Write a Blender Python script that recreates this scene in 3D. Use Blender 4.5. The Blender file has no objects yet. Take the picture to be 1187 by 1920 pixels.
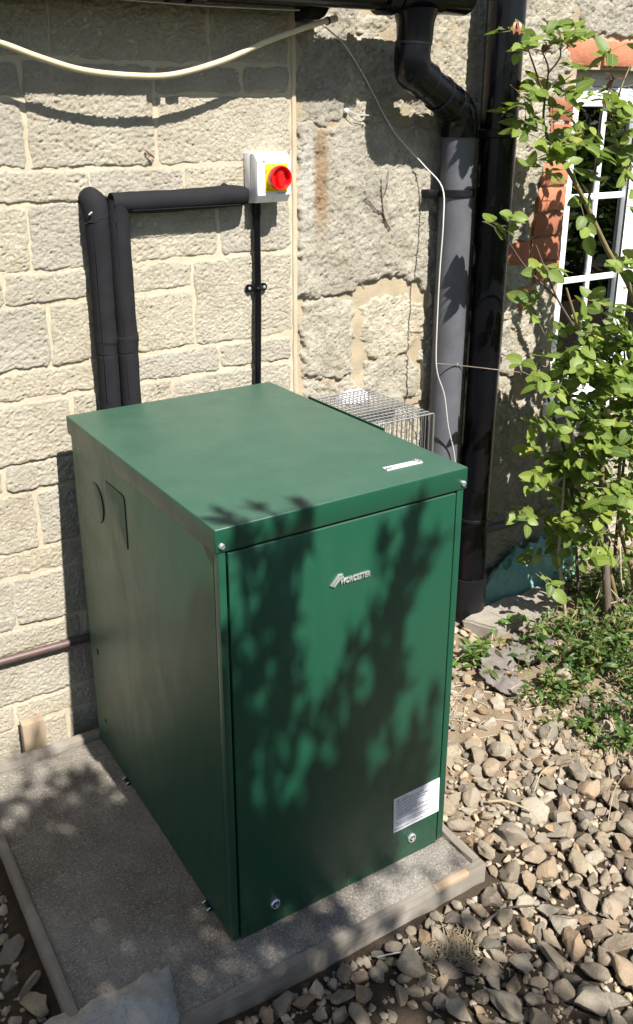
import bpy, bmesh, math, random
import numpy as np
from mathutils import Vector, Matrix, Quaternion, noise

S = bpy.context.scene
C = S.collection
rad = math.radians

# ------------------------------------------------------------------ camera
cd = bpy.data.cameras.new("camera")
cd.lens = 1682.94 / 1920 * 36.0
cd.sensor_width = 36.0
cd.sensor_fit = 'AUTO'
cd.shift_x = (593.5 - 515.2) / 1920.0
cd.shift_y = (856.67 - 960.0) / 1920.0
cd.clip_start = 0.05
cd.clip_end = 500
cam = bpy.data.objects.new("camera", cd)
cam.location = (-0.64635, -1.32430, 1.65014)
cam.rotation_euler = (1.22481383, 0.0138850873, -0.53418443)
C.objects.link(cam)
S.camera = cam

# ------------------------------------------------------------------ daylight
SUN = Vector((-0.055, 1.0, -1.28)).normalized()      # the way the light travels
w = bpy.data.worlds.new("World")
S.world = w
w.use_nodes = True
nt = w.node_tree
sky = nt.nodes.new("ShaderNodeTexSky")
sky.sky_type = 'NISHITA'
sky.sun_disc = False
sky.sun_elevation = math.asin(-SUN.z)
sky.sun_rotation = math.atan2(-SUN.x, -SUN.y)
bg = nt.nodes["Background"]
bg.inputs[1].default_value = 0.060
nt.links.new(sky.outputs[0], bg.inputs[0])
sd = bpy.data.lights.new("sun", 'SUN')
sd.energy = 5.0
sd.angle = rad(0.53)
sd.color = (1.0, 0.955, 0.89)
so = bpy.data.objects.new("sun", sd)
so.rotation_euler = SUN.to_track_quat('-Z', 'Y').to_euler()
so.location = (0.5, -4, 6)
C.objects.link(so)
S.view_settings.view_transform = 'Standard'
S.view_settings.look = 'None'
S.view_settings.gamma = 1.0
S.view_settings.use_curve_mapping = False
S.view_settings.exposure = 1.22

# ------------------------------------------------------------------ helpers
R = random.Random(11)


def tag(o, label=None, cat=None, group=None, kind=None):
    if label: o["label"] = label
    if cat: o["category"] = cat
    if group: o["group"] = group
    if kind: o["kind"] = kind
    return o


def empty(name, loc, label, cat, group=None):
    o = bpy.data.objects.new(name, None)
    o.empty_display_size = 0.05
    o.location = loc
    C.objects.link(o)
    return tag(o, label, cat, group)


def link(name, me, m=None, parent=None):
    if m is not None and not me.materials:
        me.materials.append(m)
    o = bpy.data.objects.new(name, me)
    C.objects.link(o)
    if parent is not None:
        o.parent = parent
        t = Vector((0, 0, 0))
        p = parent
        while p is not None:
            t += Vector(p.location)
            p = p.parent
        o.location = -t          # meshes are written in place: keep them there
    return o


class MB:
    """collects boxes, tubes and sheets and links them as one mesh"""
    def __init__(s):
        s.v = []; s.f = []; s.uv = None; s.rnd = None

    def add(s, vs, fs):
        b = len(s.v)
        s.v.extend([tuple(p) for p in vs])
        s.f.extend([tuple(i + b for i in f) for f in fs])

    def box(s, lo, hi, bev=0.0, seg=2, mat=None):
        bm = bmesh.new()
        bmesh.ops.create_cube(bm, size=1.0)
        c = [(a + b) / 2 for a, b in zip(lo, hi)]
        d = [abs(b - a) for a, b in zip(lo, hi)]
        for v in bm.verts:
            v.co = Vector([v.co[i] * d[i] + c[i] for i in range(3)])
        if bev > 0:
            bmesh.ops.bevel(bm, geom=bm.edges[:], offset=bev, segments=seg, affect='EDGES', profile=0.5)
        s.frombm(bm, mat)

    def frombm(s, bm, mat=None):
        if mat is not None:
            bm.transform(mat)
        bm.verts.ensure_lookup_table()
        bm.verts.index_update()
        s.add([v.co[:] for v in bm.verts], [[v.index for v in f.verts] for f in bm.faces])
        bm.free()

    def prism(s, prof, axis, a, b, bev=0.0, seg=2):
        """prof: 2-D outline, extruded along axis from a to b"""
        bm = bmesh.new()
        def P(u, w_, t):
            p = [u, w_]; p.insert(axis, t); return p
        va = [bm.verts.new(P(u, w_, a)) for u, w_ in prof]
        vb = [bm.verts.new(P(u, w_, b)) for u, w_ in prof]
        n = len(prof)
        bm.faces.new(va); bm.faces.new(vb[::-1])
        for i in range(n):
            bm.faces.new((va[i], vb[i], vb[(i + 1) % n], va[(i + 1) % n]))
        bmesh.ops.recalc_face_normals(bm, faces=bm.faces[:])
        if bev > 0:
            bmesh.ops.bevel(bm, geom=bm.edges[:], offset=bev, segments=seg, affect='EDGES', profile=0.5)
        s.frombm(bm)

    def tube(s, pts, r, n=10, cap=True, smooth=0, closed=False):
        pts = [Vector(p) for p in pts]
        rr = list(r) if hasattr(r, '__len__') else [r] * len(pts)
        if smooth:
            pts, rr = spline(pts, rr, smooth)
        m = len(pts)
        t0 = (pts[1] - pts[0]).normalized()
        up = Vector((0, 0, 1)) if abs(t0.z) < 0.9 else Vector((0, 1, 0))
        nrm = (up - t0 * up.dot(t0)).normalized()
        rings = []
        pt = t0
        for i in range(m):
            if i == 0: ta = tb = t0
            elif i == m - 1: ta = tb = (pts[i] - pts[i - 1]).normalized()
            else:
                ta = (pts[i] - pts[i - 1]).normalized(); tb = (pts[i + 1] - pts[i]).normalized()
            t = (ta + tb)
            t = t.normalized() if t.length > 1e-6 else ta
            q = pt.rotation_difference(t)
            nrm = q @ nrm
            nrm = (nrm - t * nrm.dot(t)).normalized()
            bn = t.cross(nrm)
            pt = t
            cosh = max(0.45, ta.dot(t))
            ax = (tb - ta)
            ax = ax.normalized() if ax.length > 1e-6 else None
            ring = []
            for k in range(n):
                a = 2 * math.pi * k / n
                off = (nrm * math.cos(a) + bn * math.sin(a)) * rr[i]
                if ax is not None:
                    off += ax * off.dot(ax) * (1 / cosh - 1)
                ring.append(pts[i] + off)
            rings.append(ring)
        vs = [p for g in rings for p in g]
        fs = []
        for i in range(m - 1):
            for k in range(n):
                k2 = (k + 1) % n
                fs.append((i * n + k, i * n + k2, (i + 1) * n + k2, (i + 1) * n + k))
        if cap:
            fs.append(tuple(range(n - 1, -1, -1)))
            fs.append(tuple((m - 1) * n + k for k in range(n)))
        s.add(vs, fs)

    def lathe(s, prof, n=24, mat=None, cap=True):
        """prof: (radius, height) pairs turned about z"""
        vs = []; fs = []
        for r, h in prof:
            for k in range(n):
                a = 2 * math.pi * k / n
                vs.append(Vector((r * math.cos(a), r * math.sin(a), h)))
        for i in range(len(prof) - 1):
            for k in range(n):
                k2 = (k + 1) % n
                fs.append((i * n + k, i * n + k2, (i + 1) * n + k2, (i + 1) * n + k))
        if cap:
            fs.append(tuple(range(n - 1, -1, -1)))
            fs.append(tuple((len(prof) - 1) * n + k for k in range(n)))
        if mat is not None:
            vs = [mat @ v for v in vs]
        s.add(vs, fs)

    def mesh(s, name, smooth=30):
        me = bpy.data.meshes.new(name)
        me.from_pydata(s.v, [], s.f)
        if s.uv:
            ul = me.uv_layers.new(name="uv")
            flat = []
            for f in s.f:
                for i in f: flat.extend(s.uv[i])
            ul.data.foreach_set("uv", flat)
        if s.rnd:
            at = me.attributes.new("rnd", 'FLOAT', 'POINT')
            at.data.foreach_set("value", s.rnd)
        me.validate()
        if smooth:
            me.shade_smooth()
            if smooth < 180:
                me.set_sharp_from_angle(angle=rad(smooth))
        return me

    def build(s, name, m, parent=None, smooth=30):
        return link(name, s.mesh(name, smooth), m, parent)


def spline(pts, rr, k):
    out = []; ro = []
    n = len(pts)
    for i in range(n - 1):
        p0 = pts[max(i - 1, 0)]; p1 = pts[i]; p2 = pts[i + 1]; p3 = pts[min(i + 2, n - 1)]
        for j in range(k):
            t = j / k
            out.append(0.5 * ((2 * p1) + (p2 - p0) * t + (2 * p0 - 5 * p1 + 4 * p2 - p3) * t * t + (3 * p1 - p0 - 3 * p2 + p3) * t ** 3))
            ro.append(rr[i] * (1 - t) + rr[i + 1] * t)
    out.append(pts[-1]); ro.append(rr[-1])
    return out, ro


def text_mesh(body, size, extrude=0.0, align='LEFT', shear=0.0, bold=0.0):
    cu = bpy.data.curves.new("lettering", 'FONT')
    cu.body = body; cu.size = size; cu.extrude = extrude; cu.align_x = align; cu.shear = shear
    cu.offset = bold
    cu.resolution_u = 3
    o = bpy.data.objects.new("lettering", cu)
    C.objects.link(o)
    dg = bpy.context.evaluated_depsgraph_get()
    me = bpy.data.meshes.new_from_object(o.evaluated_get(dg))
    bpy.data.objects.remove(o)
    bpy.data.curves.remove(cu)
    return me


FRONT = Matrix(((1, 0, 0, 0), (0, 0, -1, 0), (0, 1, 0, 0), (0, 0, 0, 1)))   # text plane -> facing -y


# ------------------------------------------------------------------ materials
def nodes(name):
    m = bpy.data.materials.new(name)
    m.use_nodes = True
    t = m.node_tree
    return m, t, t.nodes["Principled BSDF"]


def mixc(t, fac, a, b, mode='MIX'):
    n = t.nodes.new("ShaderNodeMix")
    n.data_type = 'RGBA'; n.blend_type = mode
    for sock, val in ((n.inputs[0], fac), (n.inputs[6], a), (n.inputs[7], b)):
        if hasattr(val, 'is_linked'): t.links.new(val, sock)
        elif isinstance(val, (int, float)): sock.default_value = val
        else: sock.default_value = tuple(val) + (1,)
    return n.outputs[2]


def math_(t, op, a, b=0.0, c=0.0, clamp=False):
    n = t.nodes.new("ShaderNodeMath"); n.operation = op; n.use_clamp = clamp
    for i, val in enumerate((a, b, c)):
        if hasattr(val, 'is_linked'): t.links.new(val, n.inputs[i])
        else: n.inputs[i].default_value = val
    return n.outputs[0]


def ramp(t, fac, lo, hi, a=0.0, b=1.0):
    n = t.nodes.new("ShaderNodeMapRange"); n.interpolation_type = 'SMOOTHSTEP'
    t.links.new(fac, n.inputs[0])
    n.inputs[1].default_value = lo; n.inputs[2].default_value = hi
    n.inputs[3].default_value = a; n.inputs[4].default_value = b
    return n.outputs[0]


def noi(t, co, scale, detail=5, rough=0.6, dist=0.0):
    n = t.nodes.new("ShaderNodeTexNoise")
    t.links.new(co, n.inputs["Vector"])
    n.inputs["Scale"].default_value = scale; n.inputs["Detail"].default_value = detail
    n.inputs["Roughness"].default_value = rough; n.inputs["Distortion"].default_value = dist
    return n.outputs[0]


def vor(t, co, scale, feat='F1', out=0):
    n = t.nodes.new("ShaderNodeTexVoronoi"); n.feature = feat
    t.links.new(co, n.inputs["Vector"]); n.inputs["Scale"].default_value = scale
    return n.outputs[out]


def coord(t, kind="Object", scale=None):
    n = t.nodes.new("ShaderNodeTexCoord")
    o = n.outputs[kind]
    if scale:
        mp = t.nodes.new("ShaderNodeMapping"); t.links.new(o, mp.inputs[0]); mp.inputs[3].default_value = scale
        o = mp.outputs[0]
    return o


def bump(t, b, layers, dist=0.003, strength=1.0):
    """layers: (height socket, weight)"""
    h = None
    for s_, w_ in layers:
        v = math_(t, 'MULTIPLY', s_, w_)
        h = v if h is None else math_(t, 'ADD', h, v)
    n = t.nodes.new("ShaderNodeBump")
    n.inputs["Strength"].default_value = strength; n.inputs["Distance"].default_value = dist
    t.links.new(h, n.inputs["Height"])
    t.links.new(n.outputs[0], b.inputs["Normal"])


def obj_random(t):
    return t.nodes.new("ShaderNodeObjectInfo").outputs["Random"]


def attr(t, name):
    n = t.nodes.new("ShaderNodeAttribute"); n.attribute_name = name
    return n.outputs["Fac"]


def plain(name, col, rough=0.5, metal=0.0, var=0.12, scale=30, bmp=0.0, bscale=200, spec=0.5):
    m, t, b = nodes(name)
    co = coord(t)
    n = noi(t, co, scale)
    c = mixc(t, n, [x * (1 - var) for x in col], [min(1, x * (1 + var)) for x in col])
    t.links.new(c, b.inputs["Base Color"])
    r = math_(t, 'MULTIPLY_ADD', n, 0.16, rough - 0.08)
    t.links.new(r, b.inputs["Roughness"])
    b.inputs["Metallic"].default_value = metal
    b.inputs["Specular IOR Level"].default_value = spec
    if bmp:
        bump(t, b, [(noi(t, co, bscale, 3), 1.0)], 0.001, bmp)
    return m


def stone_mat(name, dark, mid, light, bscale=1.0, stain=False, tint=0.25, bd=0.004):
    m, t, b = nodes(name)
    co = coord(t)
    n1 = noi(t, co, 9, 6, 0.65)
    n2 = noi(t, co, 140 * bscale, 8, 0.78, 0.9)
    n3 = noi(t, co, 330 * bscale, 4, 0.75)
    n4 = noi(t, co, 28, 6, 0.7, 0.3)
    c = mixc(t, ramp(t, n1, 0.3, 0.7), mid, light)
    c = mixc(t, ramp(t, n2, 0.50, 0.27), c, dark)  # pits and creases: relief shade deepened in the colour
    c = mixc(t, ramp(t, n3, 0.60, 0.78, 0, 0.55), c, [min(1, x * 1.45) for x in light])
    c = mixc(t, ramp(t, n4, 0.58, 0.85, 0, 0.35), c, [dark[0] * 0.9, dark[1] * 0.92, dark[2] * 0.85])
    rn = obj_random(t)
    h = t.nodes.new("ShaderNodeHueSaturation")
    t.links.new(c, h.inputs["Color"])
    t.links.new(math_(t, 'MULTIPLY_ADD', rn, tint, 1.0 - tint * 0.5), h.inputs["Value"])
    t.links.new(math_(t, 'MULTIPLY_ADD', rn, 0.3, 0.85), h.inputs["Saturation"])
    c = h.outputs[0]
    if stain:
        sx = t.nodes.new("ShaderNodeSeparateXYZ")
        t.links.new(co, sx.inputs[0])
        wob = math_(t, 'MULTIPLY_ADD', n4, 0.06, -0.03)
        dx = math_(t, 'ABSOLUTE', math_(t, 'ADD', math_(t, 'SUBTRACT', sx.outputs[0], 0.842), wob))
        mx = ramp(t, dx, 0.034, 0.008)
        mz = math_(t, 'MULTIPLY', ramp(t, sx.outputs[2], 1.30, 1.48), ramp(t, sx.outputs[2], 1.69, 1.63))
        mk = math_(t, 'MULTIPLY', math_(t, 'MULTIPLY', mx, mz), ramp(t, n2, 0.25, 0.6, 0.2, 0.85))
        c = mixc(t, mk, c, (0.34, 0.19, 0.075))
        # pale lime streak beside it and green-grey lichen blotches
        dx2 = math_(t, 'ABSOLUTE', math_(t, 'ADD', math_(t, 'SUBTRACT', sx.outputs[0], 0.795), wob))
        mk2 = math_(t, 'MULTIPLY', math_(t, 'MULTIPLY', ramp(t, dx2, 0.03, 0.01), ramp(t, sx.outputs[2], 1.30, 1.45)), ramp(t, sx.outputs[2], 1.68, 1.60, 0, 0.55))
        c = mixc(t, mk2, c, (0.62, 0.60, 0.55))
        wz = ramp(t, noi(t, co, 4.5, 7, 0.7, 0.5), 0.50, 0.72, 0, 0.5)
        c = mixc(t, wz, c, (0.25, 0.235, 0.195))
        bz = ramp(t, noi(t, co, 8.5, 6, 0.7, 0.8), 0.56, 0.74, 0, 0.5)
        c = mixc(t, bz, c, (0.36, 0.27, 0.165))
        li = ramp(t, noi(t, co, 14, 5, 0.6, 0.8), 0.55, 0.75, 0, 0.45)
        c = mixc(t, li, c, (0.30, 0.30, 0.19))
    t.links.new(c, b.inputs["Base Color"])
    b.inputs["Roughness"].default_value = 0.93
    b.inputs["Specular IOR Level"].default_value = 0.2
    bump(t, b, [(n2, 1.5), (n3, 0.6), (n4, 0.4)], bd, 1.0)
    return m


MAT = {}
MAT['block'] = stone_mat("limestone_block", (0.31, 0.27, 0.19), (0.545, 0.49, 0.385), (0.63, 0.575, 0.465), 0.9, False, 0.13, 0.009)
MAT['rubble'] = stone_mat("rubble_stone", (0.19, 0.168, 0.122), (0.46, 0.415, 0.325), (0.64, 0.59, 0.48), 0.65, True, 0.3, 0.010)
MAT['mortar'] = stone_mat("mortar", (0.33, 0.285, 0.205), (0.46, 0.40, 0.295), (0.52, 0.46, 0.35), 1.6, False, 0.05, 0.002)
MAT['mortar_old'] = stone_mat("old_mortar", (0.27, 0.215, 0.14), (0.37, 0.305, 0.205), (0.45, 0.38, 0.27), 1.3, False, 0.05, 0.003)
MAT['slabstone'] = stone_mat("grey_slab_stone", (0.16, 0.14, 0.11), (0.28, 0.25, 0.21), (0.36, 0.33, 0.28), 1.0, False, 0.05)
MAT['cement'] = stone_mat("cement_spill", (0.17, 0.165, 0.15), (0.33, 0.32, 0.295), (0.44, 0.43, 0.40), 1.0, False, 0.02, 0.003)


def brick_mat():
    m, t, b = nodes("red_brick")
    co = coord(t)
    n = noi(t, co, 25, 6, 0.7); n2 = noi(t, co, 160, 5, 0.7)
    c = mixc(t, n, (0.27, 0.085, 0.042), (0.42, 0.165, 0.085))
    c = mixc(t, ramp(t, n2, 0.55, 0.75, 0, 0.7), c, (0.46, 0.31, 0.22))
    h = t.nodes.new("ShaderNodeHueSaturation"); t.links.new(c, h.inputs["Color"])
    t.links.new(math_(t, 'MULTIPLY_ADD', obj_random(t), 0.5, 0.75), h.inputs["Value"])
    t.links.new(h.outputs[0], b.inputs["Base Color"])
    b.inputs["Roughness"].default_value = 0.9
    bump(t, b, [(n, 1.0), (n2, 0.5)], 0.003, 0.8)
    return m


MAT['brick'] = brick_mat()


def green_paint():
    m, t, b = nodes("green_powder_coat")
    co = coord(t)
    fine = noi(t, co, 900, 2)
    big = noi(t, co, 6, 4)
    c = mixc(t, big, (0.0052, 0.049, 0.026), (0.0068, 0.058, 0.031))
    # chalky scuffs and dusty film on the upward face, sky sheen painted in
    sx = t.nodes.new("ShaderNodeSeparateXYZ"); g = t.nodes.new("ShaderNodeNewGeometry")
    t.links.new(g.outputs["Normal"], sx.inputs[0])
    up = ramp(t, sx.outputs[2], 0.7, 0.95)
    co2 = coord(t, "Object", (9, 34, 20))
    sc = math_(t, 'MULTIPLY', ramp(t, noi(t, co2, 3.2, 8, 0.75, 0.5), 0.62, 0.70), ramp(t, noi(t, co, 7, 2), 0.52, 0.62))
    c = mixc(t, math_(t, 'MULTIPLY', up, math_(t, 'MULTIPLY', sc, 0.35)), c, (0.45, 0.52, 0.48))
    dust_sheen = ramp(t, noi(t, co, 9, 8, 0.8), 0.3, 0.8, 0.06, 0.10)
    c = mixc(t, math_(t, 'MULTIPLY', up, dust_sheen), c, (0.34, 0.40, 0.36))
    # splashed dirt along the foot and a few faint runs
    ox = t.nodes.new("ShaderNodeSeparateXYZ"); t.links.new(co, ox.inputs[0])
    foot = math_(t, 'MULTIPLY', ramp(t, ox.outputs[2], 0.12, 0.0), ramp(t, noi(t, co, 60, 6, 0.8), 0.45, 0.75, 0, 0.30))
    c = mixc(t, foot, c, (0.20, 0.17, 0.13))
    run = math_(t, 'MULTIPLY', ramp(t, noi(t, coord(t, "Object", (26, 26, 1.3)), 1.5, 5, 0.7, 0.2), 0.62, 0.76, 0, 0.10), ramp(t, noi(t, co, 5, 3), 0.45, 0.65))
    c = mixc(t, run, c, (0.18, 0.24, 0.20))
    t.links.new(c, b.inputs["Base Color"])
    smu = ramp(t, noi(t, coord(t, "Object", (5, 5, 2.2)), 1.6, 7, 0.75, 0.6), 0.35, 0.75, -0.05, 0.10)
    r = math_(t, 'ADD', math_(t, 'MULTIPLY_ADD', up, 0.08, 0.40), smu)
    t.links.new(r, b.inputs["Roughness"])
    t.links.new(math_(t, 'MULTIPLY_ADD', up, 0.12, 0.50), b.inputs["Specular IOR Level"])
    bump(t, b, [(fine, 1.0)], 0.0004, 0.45)
    return m


MAT['green'] = green_paint()
MAT['chrome'] = plain("chrome", (0.86, 0.87, 0.89), 0.30, 0.85, 0.04)
MAT['label_white'] = plain("white_label", (0.62, 0.63, 0.68), 0.35, 0, 0.05)
MAT['ink'] = plain("dark_ink", (0.03, 0.03, 0.04), 0.6)
MAT['ink_blue'] = plain("blue_ink", (0.02, 0.07, 0.35), 0.5)
MAT['grey_ink'] = plain("grey_ink", (0.22, 0.22, 0.24), 0.5)
MAT['gap'] = plain("dark_gap", (0.004, 0.005, 0.005), 0.9)
MAT['tag'] = plain("pale_plastic", (0.60, 0.60, 0.60), 0.25)
MAT['white_plastic'] = plain("white_plastic", (0.78, 0.79, 0.81), 0.33, 0, 0.02)
MAT['yellow'] = plain("yellow_plastic", (0.86, 0.62, 0.01), 0.35, 0, 0.03)
MAT['red'] = plain("red_plastic", (0.68, 0.008, 0.008), 0.3, 0, 0.04)
MAT['foam'] = plain("black_foam", (0.012, 0.012, 0.014), 0.85, 0, 0.35, 40, 1.0, 260, 0.18)
MAT['black'] = plain("black_gloss_plastic", (0.0035, 0.0035, 0.005), 0.22, 0, 0.3, 14, 0.15, 60, 0.28)
MAT['black_satin'] = plain("black_satin", (0.007, 0.007, 0.009), 0.40, 0, 0.4, 12, 0.2, 90, 0.3)
MAT['greypipe'] = plain("weathered_grey_plastic", (0.088, 0.090, 0.102), 0.5, 0, 0.35, 14, 0.3, 200, 0.35)
MAT['hose'] = plain("beige_hose", (0.50, 0.425, 0.27), 0.5, 0, 0.16, 30)
MAT['cable'] = plain("pale_grey_cable", (0.46, 0.45, 0.43), 0.5)
MAT['steel'] = plain("galvanised_wire", (0.55, 0.55, 0.56), 0.38, 0.9, 0.1)
MAT['tiewire'] = plain("rusty_wire", (0.20, 0.17, 0.14), 0.6, 0.3, 0.2)
MAT['brownpipe'] = plain("brown_painted_pipe", (0.085, 0.052, 0.047), 0.5, 0, 0.4, 60, 0.4)
MAT['whiteframe'] = plain("white_upvc", (0.80, 0.82, 0.85), 0.35, 0, 0.02)
MAT['room'] = plain("dark_room", (0.008, 0.008, 0.008), 0.9)
MAT['orange'] = plain("orange_plastic", (0.75, 0.30, 0.02), 0.4)
MAT['felt'] = plain("grey_felt", (0.125, 0.108, 0.095), 0.85, 0, 0.75, 28, 1.0, 90)
MAT['bag'] = plain("white_bag", (0.62, 0.62, 0.64), 0.4)
MAT['deadwood'] = plain("dead_twig", (0.36, 0.30, 0.22), 0.85, 0, 0.4, 40)
MAT['darktwig'] = plain("dark_twig", (0.09, 0.06, 0.05), 0.85, 0, 0.3, 40)


def sack_mat():
    m, t, b = nodes("teal_sack")
    co = coord(t)
    n = noi(t, co, 14, 7, 0.7, 1.0)
    c = mixc(t, n, (0.09, 0.24, 0.21), (0.24, 0.44, 0.395))
    t.links.new(c, b.inputs["Base Color"])
    b.inputs["Roughness"].default_value = 0.38
    bump(t, b, [(noi(t, co, 22, 6, 0.6, 1.5), 1.0), (noi(t, co, 90, 4), 0.3)], 0.012, 0.8)
    return m


MAT['sack'] = sack_mat()


def wood_mat(name, a, b_, axis):
    m, t, b = nodes(name)
    sc = [70, 70, 70]; sc[axis] = 4
    co = coord(t, "Object", sc)
    n = noi(t, co, 1.0, 6, 0.65, 0.4)
    n2 = noi(t, coord(t), 12, 5)
    c = mixc(t, n, a, b_)
    c = mixc(t, ramp(t, n2, 0.45, 0.75, 0, 0.6), c, (0.27, 0.255, 0.23))
    t.links.new(c, b.inputs["Base Color"])
    b.inputs["Roughness"].default_value = 0.85
    bump(t, b, [(n, 1.0), (n2, 0.4)], 0.0025, 0.8)
    return m


MAT['wood_x'] = wood_mat("weathered_board_x", (0.10, 0.085, 0.068), (0.25, 0.222, 0.18), 0)
MAT['wood_y'] = wood_mat("weathered_board_y", (0.10, 0.085, 0.068), (0.25, 0.222, 0.18), 1)
MAT['wood_z'] = wood_mat("fresh_peg_wood", (0.25, 0.18, 0.115), (0.40, 0.31, 0.21), 2)


def concrete_mat():
    m, t, b = nodes("concrete_slab")
    co = coord(t)
    big = noi(t, co, 3.5, 6, 0.65, 0.4)
    mid = noi(t, co, 38, 7, 0.8)
    fine = noi(t, co, 190, 5, 0.85)
    c = mixc(t, ramp(t, big, 0.32, 0.66), (0.155, 0.132, 0.105), (0.335, 0.310, 0.272))
    c = mixc(t, ramp(t, mid, 0.65, 0.35, 0, 0.5), c, (0.16, 0.14, 0.115))
    c = mixc(t, ramp(t, fine, 0.52, 0.66, 0, 0.8), c, (0.58, 0.55, 0.49))
    c = mixc(t, ramp(t, fine, 0.47, 0.34, 0, 0.85), c, (0.09, 0.08, 0.068))
    vd = vor(t, co, 95)
    sp = math_(t, 'MULTIPLY', ramp(t, vd, 0.16, 0.09), ramp(t, noi(t, co, 60, 2), 0.56, 0.60))
    c = mixc(t, sp, c, (0.72, 0.70, 0.64))
    st = noi(t, coord(t, "Object", (3, 26, 3)), 2.2, 5, 0.6, 0.6)
    c = mixc(t, ramp(t, st, 0.62, 0.72, 0, 0.35), c, (0.46, 0.44, 0.40))
    t.links.new(c, b.inputs["Base Color"])
    b.inputs["Roughness"].default_value = 0.9
    b.inputs["Specular IOR Level"].default_value = 0.25
    bump(t, b, [(mid, 0.8), (fine, 1.0), (sp, 0.6)], 0.006, 1.0)
    return m


MAT['concrete'] = concrete_mat()


def soil_mat():
    m, t, b = nodes("soil")
    co = coord(t)
    n = noi(t, co, 7, 6, 0.65); f = noi(t, co, 90, 7, 0.75); g = noi(t, co, 420, 3, 0.7)
    sx = t.nodes.new("ShaderNodeSeparateXYZ"); t.links.new(co, sx.inputs[0])
    # darker soil in front of the slab, paler sandy soil beside the boiler
    dry = math_(t, 'MULTIPLY', ramp(t, math_(t, 'ADD', sx.outputs[1], math_(t, 'MULTIPLY', n, 0.2)), 0.0, 0.22), ramp(t, sx.outputs[0], 0.35, 0.6))
    c1 = mixc(t, n, (0.035, 0.026, 0.018), (0.080, 0.060, 0.043))
    c2 = mixc(t, n, (0.16, 0.12, 0.08), (0.27, 0.21, 0.145))
    c = mixc(t, dry, c1, c2)
    c = mixc(t, ramp(t, g, 0.6, 0.75, 0, 0.5), c, (0.36, 0.30, 0.22))
    t.links.new(c, b.inputs["Base Color"])
    b.inputs["Roughness"].default_value = 0.95
    b.inputs["Specular IOR Level"].default_value = 0.15
    bump(t, b, [(f, 1.0), (g, 0.3)], 0.008, 0.9)
    return m


MAT['soil'] = soil_mat()


def flint_mat(name, source):
    m, t, b = nodes(name)
    co = coord(t)
    rn = source(t)
    cr = t.nodes.new("ShaderNodeValToRGB")
    t.links.new(rn, cr.inputs[0])
    cols = [(0.0, (0.34, 0.275, 0.185)), (0.16, (0.25, 0.205, 0.15)), (0.30, (0.33, 0.275, 0.20)), (0.42, (0.19, 0.165, 0.13)),
            (0.54, (0.36, 0.265, 0.17)), (0.64, (0.26, 0.22, 0.17)), (0.76, (0.39, 0.34, 0.26)), (0.88, (0.29, 0.195, 0.115)),
            (0.93, (0.14, 0.125, 0.11)), (1.0, (0.29, 0.24, 0.17))]
    e = cr.color_ramp.elements
    e[0].position, e[0].color = cols[0][0], cols[0][1] + (1,)
    e[1].position, e[1].color = cols[-1][0], cols[-1][1] + (1,)
    for p, c in cols[1:-1]:
        k = e.new(p); k.color = c + (1,)
    n = noi(t, co, 1.3, 7, 0.68, 0.7); f = noi(t, co, 7.0, 8, 0.8)
    c = mixc(t, ramp(t, n, 0.50, 0.75, 0, 0.6), cr.outputs[0], (0.19, 0.155, 0.12))
    c = mixc(t, ramp(t, n, 0.45, 0.28, 0, 0.6), c, (0.50, 0.45, 0.36))
    c = mixc(t, ramp(t, f, 0.60, 0.74, 0, 0.5), c, (0.50, 0.45, 0.38))
    t.links.new(c, b.inputs["Base Color"])
    b.inputs["Roughness"].default_value = 0.72
    b.inputs["Specular IOR Level"].default_value = 0.35
    bump(t, b, [(n, 1.0), (f, 0.8)], 0.007, 1.0)
    return m


MAT['flint'] = flint_mat("flint_stone", obj_random)
MAT['flint_loose'] = flint_mat("flint_gravel", lambda t: attr(t, "rnd"))


def leaf_mat(name, source, a, b_, young, gloss=0.35, veins=True):
    m, t, b = nodes(name)
    rn = source(t)
    c = mixc(t, rn, a, b_)
    c = mixc(t, ramp(t, rn, 0.93, 1.0), c, young)
    if veins:
        uv = t.nodes.new("ShaderNodeUVMap")
        sx = t.nodes.new("ShaderNodeSeparateXYZ"); t.links.new(uv.outputs[0], sx.inputs[0])
        u = math_(t, 'ABSOLUTE', math_(t, 'SUBTRACT', sx.outputs[0], 0.5))
        mid = ramp(t, u, 0.035, 0.012)
        wv = math_(t, 'SINE', math_(t, 'MULTIPLY', math_(t, 'SUBTRACT', sx.outputs[1], math_(t, 'MULTIPLY', u, 0.8)), 44.0))
        side = ramp(t, wv, 0.82, 1.0, 0, 0.5)
        c = mixc(t, math_(t, 'MAXIMUM', math_(t, 'MULTIPLY', mid, 0.6), side), c, [min(1, x * 1.7 + 0.02) for x in b_])
        bump(t, b, [(side, -1.0), (mid, -1.2)], 0.0015, 0.5)
    t.links.new(c, b.inputs["Base Color"])
    b.inputs["Roughness"].default_value = gloss
    b.inputs["Specular IOR Level"].default_value = 0.32
    tr = t.nodes.new("ShaderNodeBsdfTranslucent")
    t.links.new(mixc(t, 0.5, c, (0.22, 0.34, 0.03)), tr.inputs[0])
    mx = t.nodes.new("ShaderNodeMixShader"); mx.inputs[0].default_value = 0.36
    t.links.new(b.outputs[0], mx.inputs[1]); t.links.new(tr.outputs[0], mx.inputs[2])
    t.links.new(mx.outputs[0], t.nodes["Material Output"].inputs[0])
    return m


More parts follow.
